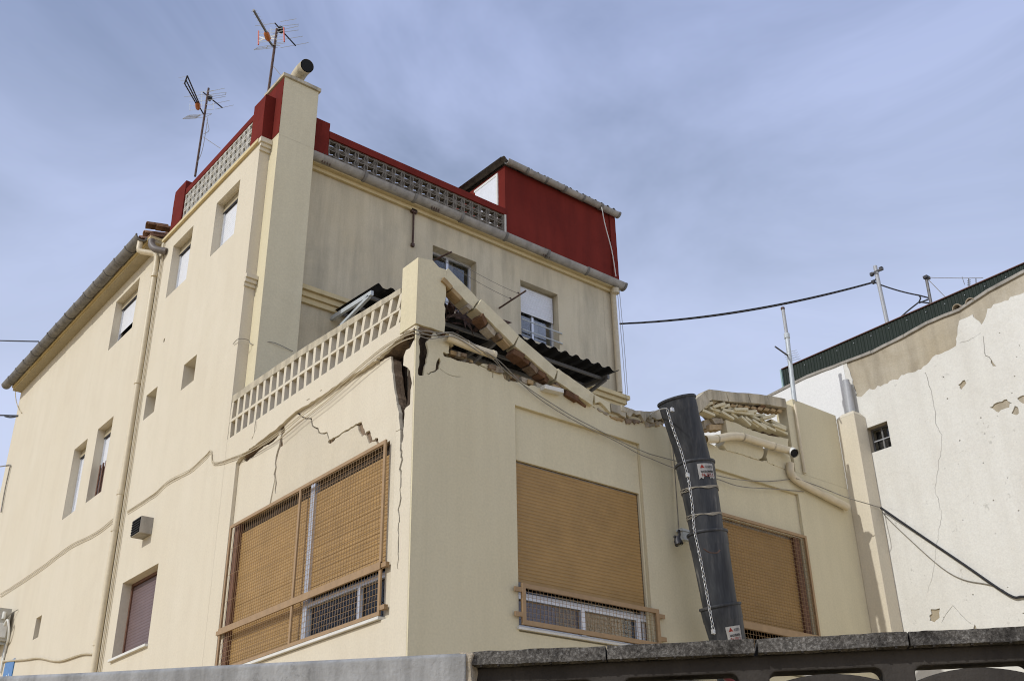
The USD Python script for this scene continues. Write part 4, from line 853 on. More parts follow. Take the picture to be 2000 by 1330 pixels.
# ================================================================== NEIGHBOURING HOUSE (wall x = 8.35)
XN = 8.35
nb_ = thing('neighbour_house', 'old white house with peeling plaster and a dark green sheet roof edge', 'house', (12, 0, 0))
top = [(1.5, 9.36), (.63, 9.42), (-.11, 9.395), (-.64, 9.375), (-1.25, 9.415), (-1.69, 9.47), (-2.235, 9.46), (-2.46, 9.51), (-2.71, 9.565), (-3.3, 9.62), (-7.0, 9.86)]
wallp = Polygon([(5.5, 0), (5.5, 9.30)] + top + [(-7.0, 0)])
NW = (-.69, -.31, 7.76, 8.18)
cN = crop(1480, 480, .3157)
patch = blob(yz([(1650, 700), (2060, 500), (2060, 545)] + cN([(1647, 290), (1590, 310), (1530, 340), (1420, 390), (1410, 440), (1385, 488), (1350, 455), (1330, 425), (1245, 465), (1235, 550), (1225, 620), (1140, 665), (1080, 690), (1060, 720), (1010, 765), (920, 790), (830, 830), (760, 870), (690, 885), (640, 935), (605, 925), (585, 850), (570, 780)]), XN), .012, .05, 50)
pts_ = [cN([(1435, 1000), (1480, 970), (1540, 950), (1563, 970), (1555, 1000), (1520, 1010), (1490, 1030), (1465, 1015)]), cN([(1570, 1035), (1590, 990), (1610, 1000), (1615, 1035), (1590, 1045)]), cN([(1605, 945), (1640, 925), (1680, 930), (1680, 980), (1640, 975)]),
        crop(1500, 850, .361)([(880, 940), (930, 935), (925, 960), (928, 985), (900, 1010), (875, 1000), (872, 975), (885, 965)]), crop(1500, 850, .361)([(1110, 1045), (1118, 1022), (1128, 1045)]),
        cN([(1430, 685), (1460, 730), (1475, 745), (1455, 745)]), cN([(1240, 860), (1280, 830), (1290, 850), (1260, 890)])]
patches = unary_union([patch] + [blob(yz(q, XN), .006, .03, 51 + i) for i, q in enumerate(pts_)])
flk = np.random.default_rng(5); fl_ = []
for i in range(26):
    c = X(flk.uniform(1840, 1999), flk.uniform(650, 1000) if i < 20 else flk.uniform(1000, 1220), XN)[1:]; r = flk.uniform(.004, .013)
    fl_.append(Polygon([(c[0] + r * flk.uniform(.5, 1.6) * math.cos(q), c[1] + r * flk.uniform(.4, 1.1) * math.sin(q)) for q in np.linspace(0, 6.28, 7)[:-1]]).buffer(0))
nck = [crackline(yz(cN([(1035, 785), (1075, 900), (1095, 1010), (1105, 1110), (1140, 1170), (1130, 1310)]), XN), .005, .003, 60, .006), crackline(yz(crop(1500, 850, .361)([(930, 120), (905, 300), (940, 410), (890, 760), (865, 850)]), XN), .003, .002, 61, .008),
       crackline(yz(cN([(1395, 560), (1408, 680), (1435, 690)]), XN), .004, .006, 62, .005), crackline(yz(crop(1500, 850, .361)([(940, 1010), (1000, 920), (1060, 985), (1100, 1020)]), XN), .004, .003, 63, .006), crackline(yz(cN([(1250, 600), (1300, 590), (1380, 540)]), XN), .003, .002, 64, .005)]
winh = sbox(NW[0], NW[2], NW[1], NW[3])
cut = unary_union([patches, winh] + fl_ + nck)
lim = -.10
part(nb_, 'side_wall', MB().wall(wallp.difference(cut).intersection(sbox(-9, -1, lim, 12)), 0, XN, .016), 'white_plaster', 'white side wall with flaking patches')
part(nb_, 'side_wall', MB().wall(wallp.difference(cut).intersection(sbox(lim + .001, -1, 12, 12)), 0, XN, .016), 'fresh_white', 'whiter repainted stretch beside the annex pillar')
part(nb_, 'wall_core', MB().wall(wallp.difference(winh), 0, XN + .017, .25), 'bare_render', 'bare brown render where the plaster has fallen')
for i in range(len(top) - 1):
    (ya, za), (yb, zb) = top[i], top[i + 1]
    part(nb_, 'wall_coping', MB().hexa([(XN - .012, ya, za - .004), (XN - .012, ya, za + .045), (XN - .012, yb, zb - .004), (XN - .012, yb, zb + .045), (XN + .3, ya, za - .004), (XN + .3, ya, za + .045), (XN + .3, yb, zb - .004), (XN + .3, yb, zb + .045)]).rough(.010, 5, 80 + i, .12), 'gutter_cement')
b = MB(); b.box(XN + .27, 16, 5.3, 5.5, 0, 9.3); b.box(XN + .27, 16, -7, -6.8, 0, 9.3); b.box(15.8, 16, -7, 5.5, 0, 9.3); b.box(XN + .27, 15.9, -6.9, 5.4, 9.0, 9.25)
part(nb_, 'back_wall', b, 'white_plaster')
sy0, sy1 = X(1527, 722, XN + .35)[1], -7.0
zl = lambda y: 9.50 + (1.2 - y) * .045
def ribs():
    m = MB(); n = 900; ys = np.linspace(sy0, sy1, n); ph = (np.abs(ys - sy0) / .06) % 1; dx = .009 * np.clip(4 * np.abs(ph - .5) - .5, 0, 1)
    zz = np.array([X(1527, 748, XN + .35)[2], 9.93]); za = np.interp(-ys, [-sy0, 3.2], [9.45, 9.56]); zb = np.interp(-ys, [-sy0, 3.2], [X(1527, 722, XN + .35)[2], X(2000, 515, XN + .35)[2]])
    V = np.vstack([np.c_[XN + .35 + dx, ys, za - .05], np.c_[XN + .35 + dx, ys, zb], np.c_[XN + .37 + dx, ys, za - .05], np.c_[XN + .37 + dx, ys, zb]]); f = []
    for i in range(n - 1): f += [(i, i + 1, n + i + 1), (i, n + i + 1, n + i), (2 * n + i, 3 * n + i + 1, 2 * n + i + 1), (2 * n + i, 3 * n + i, 3 * n + i + 1)]
    return m.add(V, f), zb
rb, zb = ribs()
sh = part(nb_, 'sheet_upstand', rb, 'green_sheet', 'dark green ribbed metal sheet along the roof edge')
m = MB().hexa([(XN + .33, sy0, zb[0] + .001), (XN + .33, sy0, zb[0] + .014), (XN + .33, sy1, zb[-1] + .001), (XN + .33, sy1, zb[-1] + .014), (XN + .6, sy0, zb[0] + .001), (XN + .6, sy0, zb[0] + .014), (XN + .6, sy1, zb[-1] + .001), (XN + .6, sy1, zb[-1] + .014)])
part(sh, 'edge_trim', m, 'red_trim', 'thin rust red edge trim'); part(sh, 'end_flashing', MB().box(XN + .325, XN + .6, sy0 + .001, sy0 + .03, 9.38, zb[0]), 'pale_green')
m = MB()
for y in np.arange(sy0 - .15, sy1, -.34):
    za, zt = 9.62, np.interp(-y, [-sy0, 3.2], [zb[0], X(2000, 515, XN + .35)[2]]); m.box(XN + .335, XN + .35, y - .005, y + .005, zt - .10, zt - .09)
part(sh, 'screw_heads', m, 'galvanised', kind='stuff')
for px, py in ((1867, 597), (1893, 585)):
    c = X(px, py, XN - .02); part(nb_, 'roof_tile', barrel(MB(), c + (0, 0, -.05), (1, 0, .12), .075, .065, .45, 8), 'rubble', 'clay barrel tile sitting on the wall head', smooth=50)
fr = part(nb_, 'window', frame_of(0, XN + .12, NW[0], NW[1], NW[2], NW[3], .025, .03, ((NW[0] + NW[1]) / 2,)), 'steel_grey', 'small dark window with broken panes')
part(fr, 'glazing_bar', MB().box(XN + .118, XN + .14, NW[0] + .02, NW[1] - .02, (NW[2] + NW[3]) / 2 - .008, (NW[2] + NW[3]) / 2 + .008), 'grey_pipe')
yc, zc = (NW[0] + NW[1]) / 2, (NW[2] + NW[3]) / 2
for i, (ya, yb, za, zb_) in enumerate(((NW[0], yc, zc, NW[3]), (yc, NW[1], zc, NW[3]), (NW[0], yc, NW[2], zc), (yc, NW[1], NW[2], zc))):
    q = sbox(ya + .02, za + .015, yb - .012, zb_ - .015)
    if i in (1, 2): q = q.difference(Polygon([((ya + yb) / 2 + .05 * math.cos(w) * (1 + .4 * math.sin(3 * w)), (za + zb_) / 2 + .05 * math.sin(w)) for w in np.linspace(0, 6.28, 12)[:-1]]))
    part(fr, 'pane', MB().wall(q, 0, XN + .13, .004), 'pane')
part(fr, 'room', MB().box(XN + .268, XN + .28, NW[0] - .1, NW[1] + .1, NW[2] - .1, NW[3] + .1), 'room_dark')

# ================================================================== FOREGROUND WALL AND BALUSTRADE
HW = 2.40
A0, A1 = Z(0, 1318, HW), Z(909, 1270, HW); B0, B1 = Z(915, 1276, HW), Z(2000, 1226, HW)
ud = B1 - B0; ud[2] = 0; ud /= np.linalg.norm(ud); wd = np.array([-ud[1], ud[0], 0.0])
if wd @ _f < 0: wd = -wd
def bal(u, w, z): return B0 * (1, 1, 0) + ud * u + wd * w + np.array([0, 0, z])
def upix(px, py): q = Z(px, py, HW) - B0; return float(q @ ud)
ua = A0 - A1; ua /= np.linalg.norm(ua)
gw = thing('garden_wall', 'low grey cement-rendered garden wall in the left foreground', 'wall', (*A1[:2], 0))
wa = np.array([ua[1], -ua[0], 0.0]); wa = wa if wa @ _f > 0 else -wa
def gwp(u, w, z): return A1 * (1, 1, 0) + ua * u + wa * w + np.array([0, 0, z])
Lg = 7.0
prof = []
m = MB(); N = 90; us = np.linspace(0.0, Lg, N); V = []
lumps = (meshkit.noise(np.c_[us * 2.2, us * 0, us * 0]) - .5) * .012
for i, u in enumerate(us):
    zt = HW + lumps[i] - (.0 if u < 2.3 else .0); e = .0
    V += [gwp(u, 0, 0), gwp(u, 0, zt - .012), gwp(u, .012, zt), gwp(u, .17, zt), gwp(u, .17, 0)]
f = []
for i in range(N - 1):
    for j in range(4):
        a = i * 5 + j; f += [(a, a + 1, a + 6), (a, a + 6, a + 5), ]
f += [(0, 1, 2), (0, 2, 3), (0, 3, 4)]
tm = trimesh.Trimesh(np.array(V), f, process=True); tm.fix_normals()
part(gw, 'rendered_face', (np.array(tm.vertices), np.array(tm.faces)), 'grey_wall', 'smooth grey render with dark run-off stains')
part(gw, 'broken_end', MB().hexa([gwp(u, w, z) for u in (-.028, .02) for w in (.01, .16) for z in (1.9, HW - .004)]).rough(.02, 14, 9, .03), 'rubble', 'crumbling end of the wall')
bs = thing('concrete_balustrade', 'dark weathered concrete balustrade with arched openings in the right foreground', 'balustrade', (*B0[:2], 0))
CH = .047
joints = [.015] + [upix(*q) for q in ((1185, 1263), (1476, 1250), (1770, 1237))] + [upix(2000, 1226) + .35, upix(2000, 1226) + 1.6]
for i, (p, q) in enumerate(zip(joints[:-1], joints[1:])):
    g_ = .004 if i != 1 else .010
    m = MB().hexa([bal(u, w, z) for u in (p + .002, q - g_) for w in (-.03, .20) for z in (HW - CH, HW)])
    m.rough(.0035, 16, 20 + i, .022)
    part(bs, 'coping_slab', m, 'coping', smooth=35)
# drip nibs under the front lip
m = MB(); k = 0.05
while k < joints[-1] - .05:
    m.hexa([bal(k + e, w, z) for e in (-.004, .004) for w in (-.028, -.012) for z in (HW - CH - .006, HW - CH + .002)]); k += .062
part(bs, 'drip_nibs', m, 'dark_frame', kind='stuff')
posts = [.497, .998, 1.482]; sp = .49; posts = [.0] + posts + [posts[2] + sp, posts[2] + 2 * sp]
zb0 = HW - CH - .002; zb1 = HW - .103
panelp = sbox(.02, 1.45, joints[-1], zb0)
for a, e in zip(posts[:-1], posts[1:]):
    l, r = a + .05, e - .052
    if l < .05: l = .05
    op = sbox(l, zb1 - .62, r, zb1).buffer(-.03).buffer(.03)
    c = (a + e) / 2; R = .56; zc = zb1 - .016 - R
    ring = Polygon([(c + R * math.cos(w), zc + R * math.sin(w)) for w in np.linspace(0, np.pi, 60)] + [(c + (R - .25) * math.cos(w), zc + (R - .25) * math.sin(w)) for w in np.linspace(np.pi, 0, 60)])
    panelp = panelp.difference(op.difference(ring))
def to_bal(off, d):
    def fn(v): return B0 * (1, 1, 0) + np.outer(v[:, 0], ud) + np.outer(v[:, 1], wd) + np.outer(v[:, 2], (0, 0, 1))
    return fn
fm = MB().wall(panelp, 1, .02, .10).map(to_bal(0, 0)); part(bs, 'arched_frame', fm, 'dark_frame', 'blackened concrete frame with arches, its shade painted in as well')
part(bs, 'plinth', MB().hexa([bal(u, w, z) for u in (.02, joints[-1]) for w in (.0, .16) for z in (0, 1.448)]), 'grey_wall')
# red steel hoop standing behind the balustrade, just showing through the openings
hoop = [bal(upix(1275, 1258), .45, 1.2)]
pa, pb = Z(1268, 1330, 2.33), Z(1420, 1320, 2.33)
def behind(px, py, w): # point at depth w behind the balustrade line
    d = (px - 1000) / F * _r - (py - 665) / F * _u + _f; t = ((B0 + wd * w - CAM) @ wd) / (d @ wd); return CAM + d * t
hp = [behind(px, py, .5) for px, py in ((1262, 1380), (1272, 1345), (1290, 1318), (1318, 1300), (1355, 1293), (1392, 1298), (1420, 1312), (1438, 1335), (1448, 1372))]
hp = [hp[0] * (1, 1, 0)] + hp + [hp[-1] * (1, 1, 0)]
solo('steel_hoop', MB().tube(smoothline(hp, 4), .030, 12), 'red_steel', 'dark red steel hoop standing behind the balustrade openings', 'hoop', smooth=40)

# ================================================================== small things on the walls
vb = thing('vent_box', 'small louvred vent box on the side wall above the brown shutter', 'vent', (0, 7.6, 7.0))
vy0, vy1, vz0, vz1 = 7.36, 7.72, 6.87, 7.14
part(vb, 'casing', MB().box(-.20, -.001, vy0, vy1, vz0, vz1), 'gutter_cement'); m = MB()
for k in range(6): m.hexa([(-.206 - (.012 if zz else 0), y, vz0 + .02 + k * .042 + (0 if zz else .03)) for y in (vy0 + .015, vy1 - .015) for zz in (0, 1) for _ in (0,)] + [(-.201, y, vz0 + .02 + k * .042 + (0 if zz else .03)) for y in (vy0 + .015, vy1 - .015) for zz in (0, 1)])
part(vb, 'louvre', m, 'near_black'); part(vb, 'louvre_back', MB().box(-.2035, -.2005, vy0 + .012, vy1 - .012, vz0 + .012, vz1 - .012), 'near_black')
ac = thing('air_conditioner', 'air conditioner outdoor unit bracketed to the side wall at the far left edge', 'air conditioner', (0, 14.8, 6.3))
ay0, ay1, az0, az1 = 14.35, 15.25, 6.42, 7.06
part(ac, 'casing', MB().box(-.34, -.06, ay0, ay1, az0, az1), 'unit_casing')
part(ac, 'fan_guard', MB().tube([(-.341, 14.8, 6.74), (-.36, 14.8, 6.74)], .24, 24), 'steel_grey'); part(ac, 'service_cover', MB().box(-.26, -.10, ay0 - .035, ay0 - .001, az0 + .06, az0 + .34), 'white_plastic')
part(ac, 'valve', MB().tube([(-.2, ay0 - .03, az0 + .42), (-.2, ay0 - .03, az0 + .56)], .035, 10), 'white_plastic', smooth=40)
part(ac, 'bracket', MB().box(-.42, -.001, ay0 + .1, ay0 + .14, az0 - .05, az0 - .002).box(-.42, -.001, ay1 - .14, ay1 - .1, az0 - .05, az0 - .002).box(-.045, -.001, ay0 + .1, ay0 + .14, az0 - .35, az0 - .05), 'galvanised')
part(ac, 'pipe', MB().tube(smoothline([(-.16, ay0 - .03, az0 + .3), (-.15, ay0 - .16, az0 + .38), (-.1, ay0 - .2, az0 + .2), (-.06, ay0 - .12, az0), (-.03, ay0 + .04, az0 - .1), (-.03, ay0 + .1, az0 - .6)]), .022, 8), 'white_plastic', smooth=40)
part(ac, 'wire', MB().tube(smoothline([(-.15, ay0 - .01, az0 + .42), (-.1, ay0 - .1, az0 + .52), (-.02, ay0 - .28, az0 + .58)]), .008, 5), 'cable_grey')
ts = thing('street_tile', 'blue glazed tile plate with worn white writing low on the side wall', 'sign', (0, 14.0, 5.9))
ty0, ty1, tz0, tz1 = 13.66, 14.26, 5.50, 5.98
part(ts, 'plate', MB().box(-.02, -.001, ty0, ty1, tz0, tz1), 'blue_tile')
m = MB()
for k, (ya, za, yb, zb_) in enumerate(((14.12, 5.62, 14.08, 5.70), (14.08, 5.70, 14.04, 5.62), (14.00, 5.62, 14.00, 5.71), (13.96, 5.70, 13.90, 5.63), (13.86, 5.62, 13.85, 5.72))): m.tube([(-.021, ya, za), (-.021, yb, zb_)], .008, 5)
part(ts, 'lettering', m, 'white_ink', 'faint white strokes of worn writing')
fl0 = Y(1340, 1040, -.10)
fl = thing('floodlight', 'small black floodlight on a bracket left of the black chute', 'floodlight', fl0 + (0, .1, 0))
q = [Y(1327, 1035, -.06), Y(1345, 1031, -.06)]
part(fl, 'bracket', MB().box(q[0][0], q[1][0] + .1, -.10, -.001, q[0][2] - .01, q[0][2] + .02).box(q[0][0] + .03, q[0][0] + .16, -.09, -.02, q[0][2] - .12, q[0][2] - .012), 'galvanised')
a = Y(1326, 1036, -.12); e = Y(1323, 1053, -.14)
part(fl, 'arm', MB().tube([a, (a + e) / 2 + (0, -.02, 0), e], .02, 8).tube([e + (-.05, 0, .03), e + (.05, 0, .0)], .018, 8), 'dark_metal')
part(fl, 'lamp_head', MB().tube([e + (0, 0, .03), e + (0, -.005, -.02), e + (.004, -.02, -.07)], [.035, .05, .055], 14), 'dark_metal', smooth=40)
part(fl, 'lens', MB().tube([e + (.004, -.021, -.070), e + (.004, -.022, -.074)], .046, 14), 'pane')

# clothes line bracket
cl = thing('clothes_line', 'clothes line strung between brackets across the upper front windows', 'clothes line', (5.3, YF, 11.6))
a = Y(975, 602, YF - .02); e = Z(1027, 568, a[2] + .05)
part(cl, 'bracket', MB().tube([a, e], .017, 8), 'rust_metal'); tail = [a + (e - a) * .45, a + (e - a) * .75]
a2 = Y(840, 512, YF - .02); e2 = Z(882, 492, a2[2] + .05)
part(cl, 'bracket', MB().tube([a2, e2], .017, 8), 'rust_metal')
m = MB()
for k, p in enumerate((tail[0], tail[1])): m.tube(sag(p + (0, 0, .03), a2 + (e2 - a2) * (.45, .75)[k], .05), .0045, 5)
part(cl, 'line', m, 'cable_grey')
m = MB()
for p in tail: m.tube([p + (0, 0, -.01), p + (0, 0, .04), p + (-.03, 0, .05)], .012, 6)
part(cl, 'hook', m, 'rust_metal')

# cables on the walls
def cable(name, label, paths, mat, r, jit=0.0, group=None):
    m = MB()
    for i, P in enumerate(paths):
        P = smoothline(P, 5)
        if jit: P = P + (meshkit.fbm(P * 3 + i * 9, 2, i)[:, None] - .5) * jit * np.array([0, .3, 1.0])
        m.tube(P, r if np.ndim(r) == 0 else r[i], 5)
    return solo(name, m, mat, label, 'cable', smooth=50)
L1 = [(248, 1000), (300, 966), (328, 941), (370, 919), (400, 893), (412, 882), (418, 904), (470, 889), (520, 862), (545, 845)]
L2 = [(545, 845), (600, 800), (660, 752), (720, 700), (775, 660), (808, 645)]
cable('wall_cable', 'bundle of thin cables looping along the sunlit side wall below the balustrade',
      [[X(a, b + o, -.012 - .006 * i) for a, b in L1] for i, o in enumerate((0, 3, -2))] + [[X(a, b + o, -.014 - .006 * i) for a, b in L2] for i, o in enumerate((0, 5, 12))], 'cable_cream', .0055, .03)
L3 = [(0, 1160), (30, 1141), (80, 1107), (135, 1066), (185, 1040), (225, 1010)]
cable('wall_cable', 'pair of cables in shallow loops low on the far left side wall', [[X(a, b + o, -.02) for a, b in L3] for o in (0, 5)], 'cable_cream', .007, .02)
cable('wall_cable', 'thick cream cable waving above the blue tile', [[X(a, b, -.025) for a, b in ((6, 1291), (50, 1287), (76, 1284), (115, 1290), (159, 1277), (183, 1276))]], 'cable_cream', .020)
F1 = [(808, 645), (850, 650), (900, 658), (960, 694), (985, 722), (1030, 757), (1100, 802), (1190, 851), (1255, 881), (1330, 903), (1400, 928)]
F2 = [(808, 643), (840, 655), (885, 650), (940, 684), (975, 705), (1040, 768), (1110, 815), (1200, 860), (1262, 892), (1330, 918)]
cable('wall_cable', 'loose twisted cables sagging across the front wall from the cracked corner', [[Y(a, b, -.10 if a < 1000 else -.04) for a, b in F1], [Y(a, b, -.11 if a < 1000 else -.05) for a, b in F2], [Y(a, b + 6, -.09) for a, b in F1[:5]], [Y(a, b + 7, -.12) for a, b in F2[:4]]], 'cable_grey', .006, .03)
cable('wall_cable', 'thin cable running past the torn gutter to the right pillar', [[Y(a, b, -.03 if a < 1560 else -.36) for a, b in ((1400, 928), (1440, 936), (1500, 940), (1555, 934))], [Y(1555, 934, -.12), Y(1600, 950, -.14), Y(1650, 970, -.34), Y(1700, 985, -.36), Y(1720, 991, -.37)], [Y(a, b, -.02) for a, b in ((1400, 935), (1450, 950), (1520, 955), (1570, 960))]], 'cable_grey', .007, .01)
s0 = Y(1720, 991, -.37)
pN = [s0] + [X(a, b, XN - .03) for a, b in ((1800, 1046), (1880, 1100), (1970, 1161), (2000, 1165), (2060, 1172))]
cable('wall_cable', 'thick dark cable slanting down the white neighbouring wall', [pN], 'cable_black', .018)
cable('wall_cable', 'slack thin wire below the thick cable on the white wall', [[s0] + [X(a, b, XN - .015) for a, b in ((1730, 1008), (1770, 1047), (1835, 1105), (1880, 1131), (1930, 1141), (1960, 1152))]], 'cable_grey', .007)
cable('wall_cable', 'thin wire tied across the recess beside the chimney', [[X(455, 672, -.02), X(466, 662, -.03), X(485, 664, .12), (0.17, 4.72, X(510, 660, .17)[2]), Y(530, 668, 4.55), Y(572, 686, 4.55)]], 'cable_grey', .006)
cable('wall_cable', 'straight thin cord dropping beside the chute', [[Y(1312, 850, -.03), Y(1318, 920, -.03), Y(1326, 1033, -.05)]], 'rope_cream', .008)
cable('thin_wire', 'white cord from the red hut roof down to the right corner', [[Y(1175, 405, YF - .2), Y(1182, 440, YF - .16), Y(1195, 490, YF - .14), Y(1203, 540, YF - .18)]], 'white_plastic', .011)
cable('thin_wire', 'very thin wires hanging past the right corner of the tall house', [[Y(1204, 545, 4.7), Y(1212, 640, 4.7), Y(1224, 790, 4.7)], [Y(1208, 548, 4.65), Y(1218, 660, 4.65), Y(1226, 770, 4.65)]], 'cable_grey', .005)
cable('wall_cable', 'pale cable hanging off the far end of the eaves', [[X(30, 762, -.05), X(31, 780, -.05), X(36, 798, -.03), X(42, 806, -.02)]], 'cable_cream', .012)
# overhead lines
XP = 10.4
p1 = X(1706, 551, XP); p0 = Y(1210, 632, YF + .1)
cable('overhead_cable', 'twisted black overhead cable from the tall house to the leaning roof pole', [sag(p0, p1, .16), sag(p0 + (0, 0, -.012), p1 + (0, 0, -.012), .175)], 'cable_black', .013)
j = X(1795, 577, XP); j2 = X(1795, 590, XP); k_ = X(1752, 626, XP); mm = X(1818, 583, XP); mm2 = X(1822, 593, XP)
cable('overhead_cable', 'black cable from the roof pole to the thin mast and down behind the roof edge', [sag(p1, j, .03), [j, (j + j2) / 2 + (0, -.03, 0), j2], [j2, (j2 + k_) / 2 + (0, 0, .01), k_], [j, mm], [j2, mm2], [j2 + (0, 0, -.02), mm]], 'cable_black', .014)
cable('overhead_cable', 'thin wires from the top of the thin mast to the right', [sag(X(1811, 542, XP), X(1920, 543, XP), .01), sag(X(1813, 546, XP), X(1846, 580, XP), .0)], 'cable_grey', .006)
q0 = np.array([0.2, YB + .1, 13.3])
e0 = X(75, 667, .2); cable('overhead_cable', 'black overhead cable meeting the far end of the eaves', [sag(X(-260, 655, .2), e0, .05)], 'cable_black', .02)
e0 = X(36, 812, 0.0); cable('overhead_cable', 'black overhead cable fixed to the far wall corner, lower one', [[X(-200, 800, .0), X(-60, 810, .0), X(0, 811, .0), e0], [X(10, 813, 0), X(22, 815, 0), e0]], 'cable_black', .022)
e0 = X(19, 908, -.02); cable('overhead_cable', 'thin cable curling down the far wall corner', [[X(-60, 915, 0), X(0, 911, 0), e0, X(18, 918, -.03), X(10, 955, -.03), X(2, 1000, -.03)]], 'cable_grey', .016)
# roof pole, mast, pipe mast with small aerial
ro = thing('roof_pole', 'pale leaning steel pole with a ring bracket on the neighbouring roof', 'pole', X(1733, 628, XP) - (0, 0, .4))
a, e = X(1735, 640, XP), X(1709, 520, XP); a = a + (a - e) * .25
part(ro, 'pole', MB().tube([a, e], .038, 10), 'grey_pipe', smooth=40)
c = X(1712, 531, XP); hd = X(1721, 526, XP) - X(1703, 535, XP)
part(ro, 'ring_bracket', MB().tube([c + hd * .62 * math.cos(w) + np.array([.05, .04, .02]) * math.sin(w) * 1.5 for w in np.linspace(0, 2 * np.pi, 17)], .014, 6), 'steel_grey', smooth=40)
for q in (X(1721, 525, XP), X(1703, 536, XP), X(1706, 551, XP)): part(ro, 'insulator', MB().box(q[0] - .03, q[0] + .03, q[1] - .03, q[1] + .03, q[2] - .03, q[2] + .03), 'dark_metal')
part(ro, 'hook', MB().tube([X(1706, 551, XP), X(1714, 541, XP)], .014, 6), 'dark_metal')
ms = thing('roof_mast', 'short thin mast with stay wires above the dark green roof sheet', 'mast', X(1822, 600, XP))
part(ms, 'mast', MB().tube([X(1821, 606, XP), X(1809, 543, XP)], .028, 8), 'steel_grey'); q = X(1810, 543, XP)
part(ms, 'cap', MB().box(q[0] - .06, q[0] + .06, q[1] - .04, q[1] + .04, q[2] - .02, q[2] + .03), 'dark_metal')
at = thing('distant_aerials', 'tiny faint aerials poking over the green roof sheet at the right', 'aerial', X(1890, 560, 12))
m = MB(); m.tube([X(1893, 565, 12), X(1892, 544, 12)], .012, 5); m.tube([X(1907, 560, 12), X(1906, 543, 12)], .010, 5); m.tube([X(1884, 556, 12), X(1879, 541, 12)], .006, 5)
for k in range(3): m.tube([X(1889, 549 + 4 * k, 12), X(1896, 547 + 4 * k, 12)], .006, 5)
part(at, 'aerial', m, 'steel_grey')
XM = 7.2
pm_ = thing('pipe_mast', 'white galvanised pipe mast with a small aerial beside the end post', 'mast', Y(1552, 790, .03))
part(pm_, 'lower_pipe', MB().tube([Y(1552, 785, .03), Y(1537, 655, .03)], .036, 10), 'galvanised', smooth=40); part(pm_, 'upper_pipe', MB().tube([Y(1537, 656, .03), Y(1529, 603, .03)], .028, 10), 'grey_pipe', smooth=40)
part(pm_, 'joint', MB().tube([Y(1537.5, 661, .03), Y(1536.5, 652, .03)], .046, 10), 'galvanised'); part(pm_, 'tip', MB().tube([Y(1529, 605, .03), Y(1528.7, 601, .03)], .033, 8), 'rust_metal')
zz = Y(1538, 693, .03)[2]
m = MB().tube([Z(1514, 677, zz), Z(1538, 694, zz)], .013, 6); part(pm_, 'boom', m, 'dark_metal'); m = MB()
for k in range(5): m.tube([Z(1529 + 2 * k, 690 + 4 * k, zz), Z(1556 + 2 * k, 684 + 4 * k, zz)], .004, 4)
part(pm_, 'aerial_element', m, 'galvanised')

# ================================================================== roof aerials
def yagi(name, label, xm, base_px, top_px, cr, mast_r, D_):
    b0, t0 = X(*base_px, xm), X(*top_px, xm)
    th = thing(name, label, 'aerial', b0)
    part(th, 'mast', MB().tube([b0, b0 + (t0 - b0) * D_['sleeve'], t0], mast_r, 8), 'rust_metal', smooth=40)
    zof = lambda px, py: X(px, py, xm)[2]
    zu = zof(*cr([D_['u0']])[0]); zv = zof(*cr([D_['v0']])[0])
    m = MB()
    for p, q in D_['uboom']: m.tube([Z(*cr([p])[0], zu), Z(*cr([q])[0], zu)], D_.get('ur', .014), 6)
    part(th, 'boom', m, D_['umat'], 'long directional boom')
    m = MB()
    for p, q in D_['uel']: m.tube([Z(*cr([p])[0], zu), Z(*cr([q])[0], zu)], .0045, 4)
    part(th, 'aerial_element', m, 'galvanised')
    c = Z(*cr([D_['box'][0]])[0], zu); c2 = Z(*cr([D_['box'][1]])[0], zu)
    part(th, 'dipole_box', MB().tube([c, c * .75 + c2 * .25, c * .25 + c2 * .75, c2], [.03, .055, .055, .03], 8), 'orange_plastic', 'orange dipole box', smooth=40)
    m = MB()
    for L_ in D_['refl']: m.tube([X(*q, xm) if u == 0 else Z(*q, zof(*cr([D_['rz']])[0])) for q, u in [(cr([p])[0], L_[2]) for p in L_[:2]]], .006, 4)
    part(th, 'reflector', m, 'galvanised', 'wire reflector')
    if 'red' in D_:
        m = MB()
        for p, q in D_['red']: m.tube([X(*cr([p])[0], xm), X(*cr([q])[0], xm)], .014, 5)
        part(th, 'reflector_edge', m, 'red_tips')
        m = MB()
        for p, q in D_['white']: m.tube([X(*cr([p])[0], xm), X(*cr([q])[0], xm)], .012, 5)
        part(th, 'bow_tie', m, 'white_plastic')
    m = MB().tube([Z(*cr([D_['vboom'][0]])[0], zv), Z(*cr([D_['vboom'][1]])[0], zv)], .014, 6)
    q = Z(*cr([D_['vboom'][2]])[0], zv); m.box(q[0] - .05, q[0] + .05, q[1] - .05, q[1] + .05, q[2] - .04, q[2] + .04)
    part(th, 'boom', m, 'dark_metal', 'short crosswise boom')
    m = MB()
    for p, q in D_['vel']: m.tube([Z(*cr([p])[0], zv), Z(*cr([q])[0], zv)], .006, 4)
    part(th, 'aerial_element', m, 'galvanised')
    return th
cA = crop(340, 130, .0977)
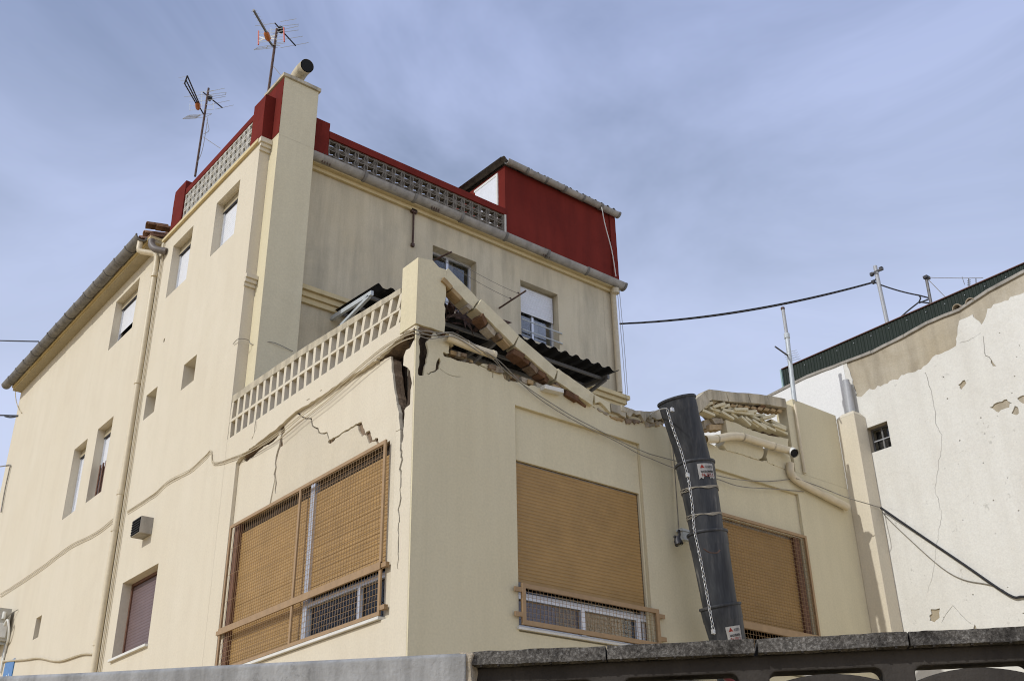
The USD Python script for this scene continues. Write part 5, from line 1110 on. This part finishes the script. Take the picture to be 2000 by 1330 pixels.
yagi('roof_aerial', 'rooftop aerial with three-bar boom, behind the lattice parapet, left one', .45, (381, 345), (407.5, 173), cA, .024, dict(
    sleeve=.5, u0=(590, 960), v0=(670, 560), umat='dark_metal', ur=.015, uboom=[((265, 190), (500, 740)), ((210, 345), (460, 780)), ((240, 280), (480, 760)), ((265, 190), (210, 345)), ((500, 800), (590, 960))],
    uel=[((170 + 40 * k, 352 + 62 * k), (330 + 38 * k, 330 + 62 * k)) for k in range(-2, 7)], box=((470, 720), (480, 860)), rz=(590, 970),
    refl=[((310, 520 + 90 * k), (545, 515 + 85 * k), 0) for k in range(5)] + [((545, 515 + 88 * k), (790, 480 + 95 * k), 0) for k in range(5)] + [((318, 750), (318, 870), 0), ((545, 515), (545, 860), 0), ((785, 720), (785, 860), 0)] +
         [((170, 1050), (290, 980), 1), ((170, 1050), (420, 1040), 1), ((290, 980), (560, 960), 1), ((420, 1040), (520, 970), 1), ((420, 1040), (640, 1010), 1), ((640, 1010), (755, 950), 1), ((560, 960), (755, 950), 1)] + [((190 + 25 * k, 1045 - 14 * k), (440 + 25 * k, 1035 - 13 * k), 1) for k in range(5)],
    vboom=((580, 520), (965, 830), (700, 635)), vel=[((200, 610), (640, 560)), ((640, 520), (1010, 440)), ((640, 575), (1040, 520)), ((1040, 520), (1030, 570)), ((1030, 570), (640, 620)), ((730, 655), (1030, 605)), ((760, 755), (1110, 685)), ((830, 860), (1190, 775))]))
cB = crop(480, 10, .1203)
yagi('roof_aerial', 'rooftop aerial with orange box and red-tipped bow tie, beside the chimney', .35, (522, 196), (541, 57), cB, .026, dict(
    sleeve=.45, u0=(450, 690), v0=(520, 330), umat='steel_grey', ur=.024, uboom=[((125, 85), (330, 440)), ((375, 580), (440, 670))],
    uel=[((90 + 30 * k, 112 + 50 * k), (180 + 30 * k, 95 + 50 * k)) for k in range(6)], box=((325, 440), (375, 580)), rz=(450, 700),
    refl=[((215, 430 + 45 * k), (410, 410 + 45 * k), 0) for k in range(5)] + [((410, 410 + 45 * k), (620, 375 + 45 * k), 0) for k in range(6)] + [((410, 370), (410, 600), 0)] + [((130, 735), (200, 690), 1), ((200, 690), (640, 620), 1), ((130, 735), (520, 690), 1), ((330, 710), (360, 670), 1), ((160, 715), (560, 660), 1)],
    red=[((208, 425), (205, 650)), ((615, 370), (625, 600))], white=[((225, 525), (320, 555)), ((220, 585), (320, 545)), ((395, 530), (500, 490)), ((395, 545), (500, 560))],
    vboom=((470, 295), (810, 665), (570, 405)), vel=[((150, 345), (470, 300)), ((560, 275), (820, 230)), ((480, 360), (860, 315)), ((560, 415), (860, 345)), ((440, 470), (860, 410)), ((640, 560), (930, 510)), ((560, 700), (1020, 615))]))
cable('thin_wire', 'thin stay wires from the left roof aerial down to the parapet', [[X(404, 235, .45), X(408, 255, .45), X(398, 262, .45)], [X(406, 230, .45), X(396, 290, .45), X(385, 320, .45)], [X(397, 268, .45), X(430, 290, .3)]], 'cable_grey', .006)
cable('thin_wire', 'thin stay wire from the right roof aerial to the chimney', [[X(534, 130, .35), X(552, 152, .3)]], 'cable_grey', .006)
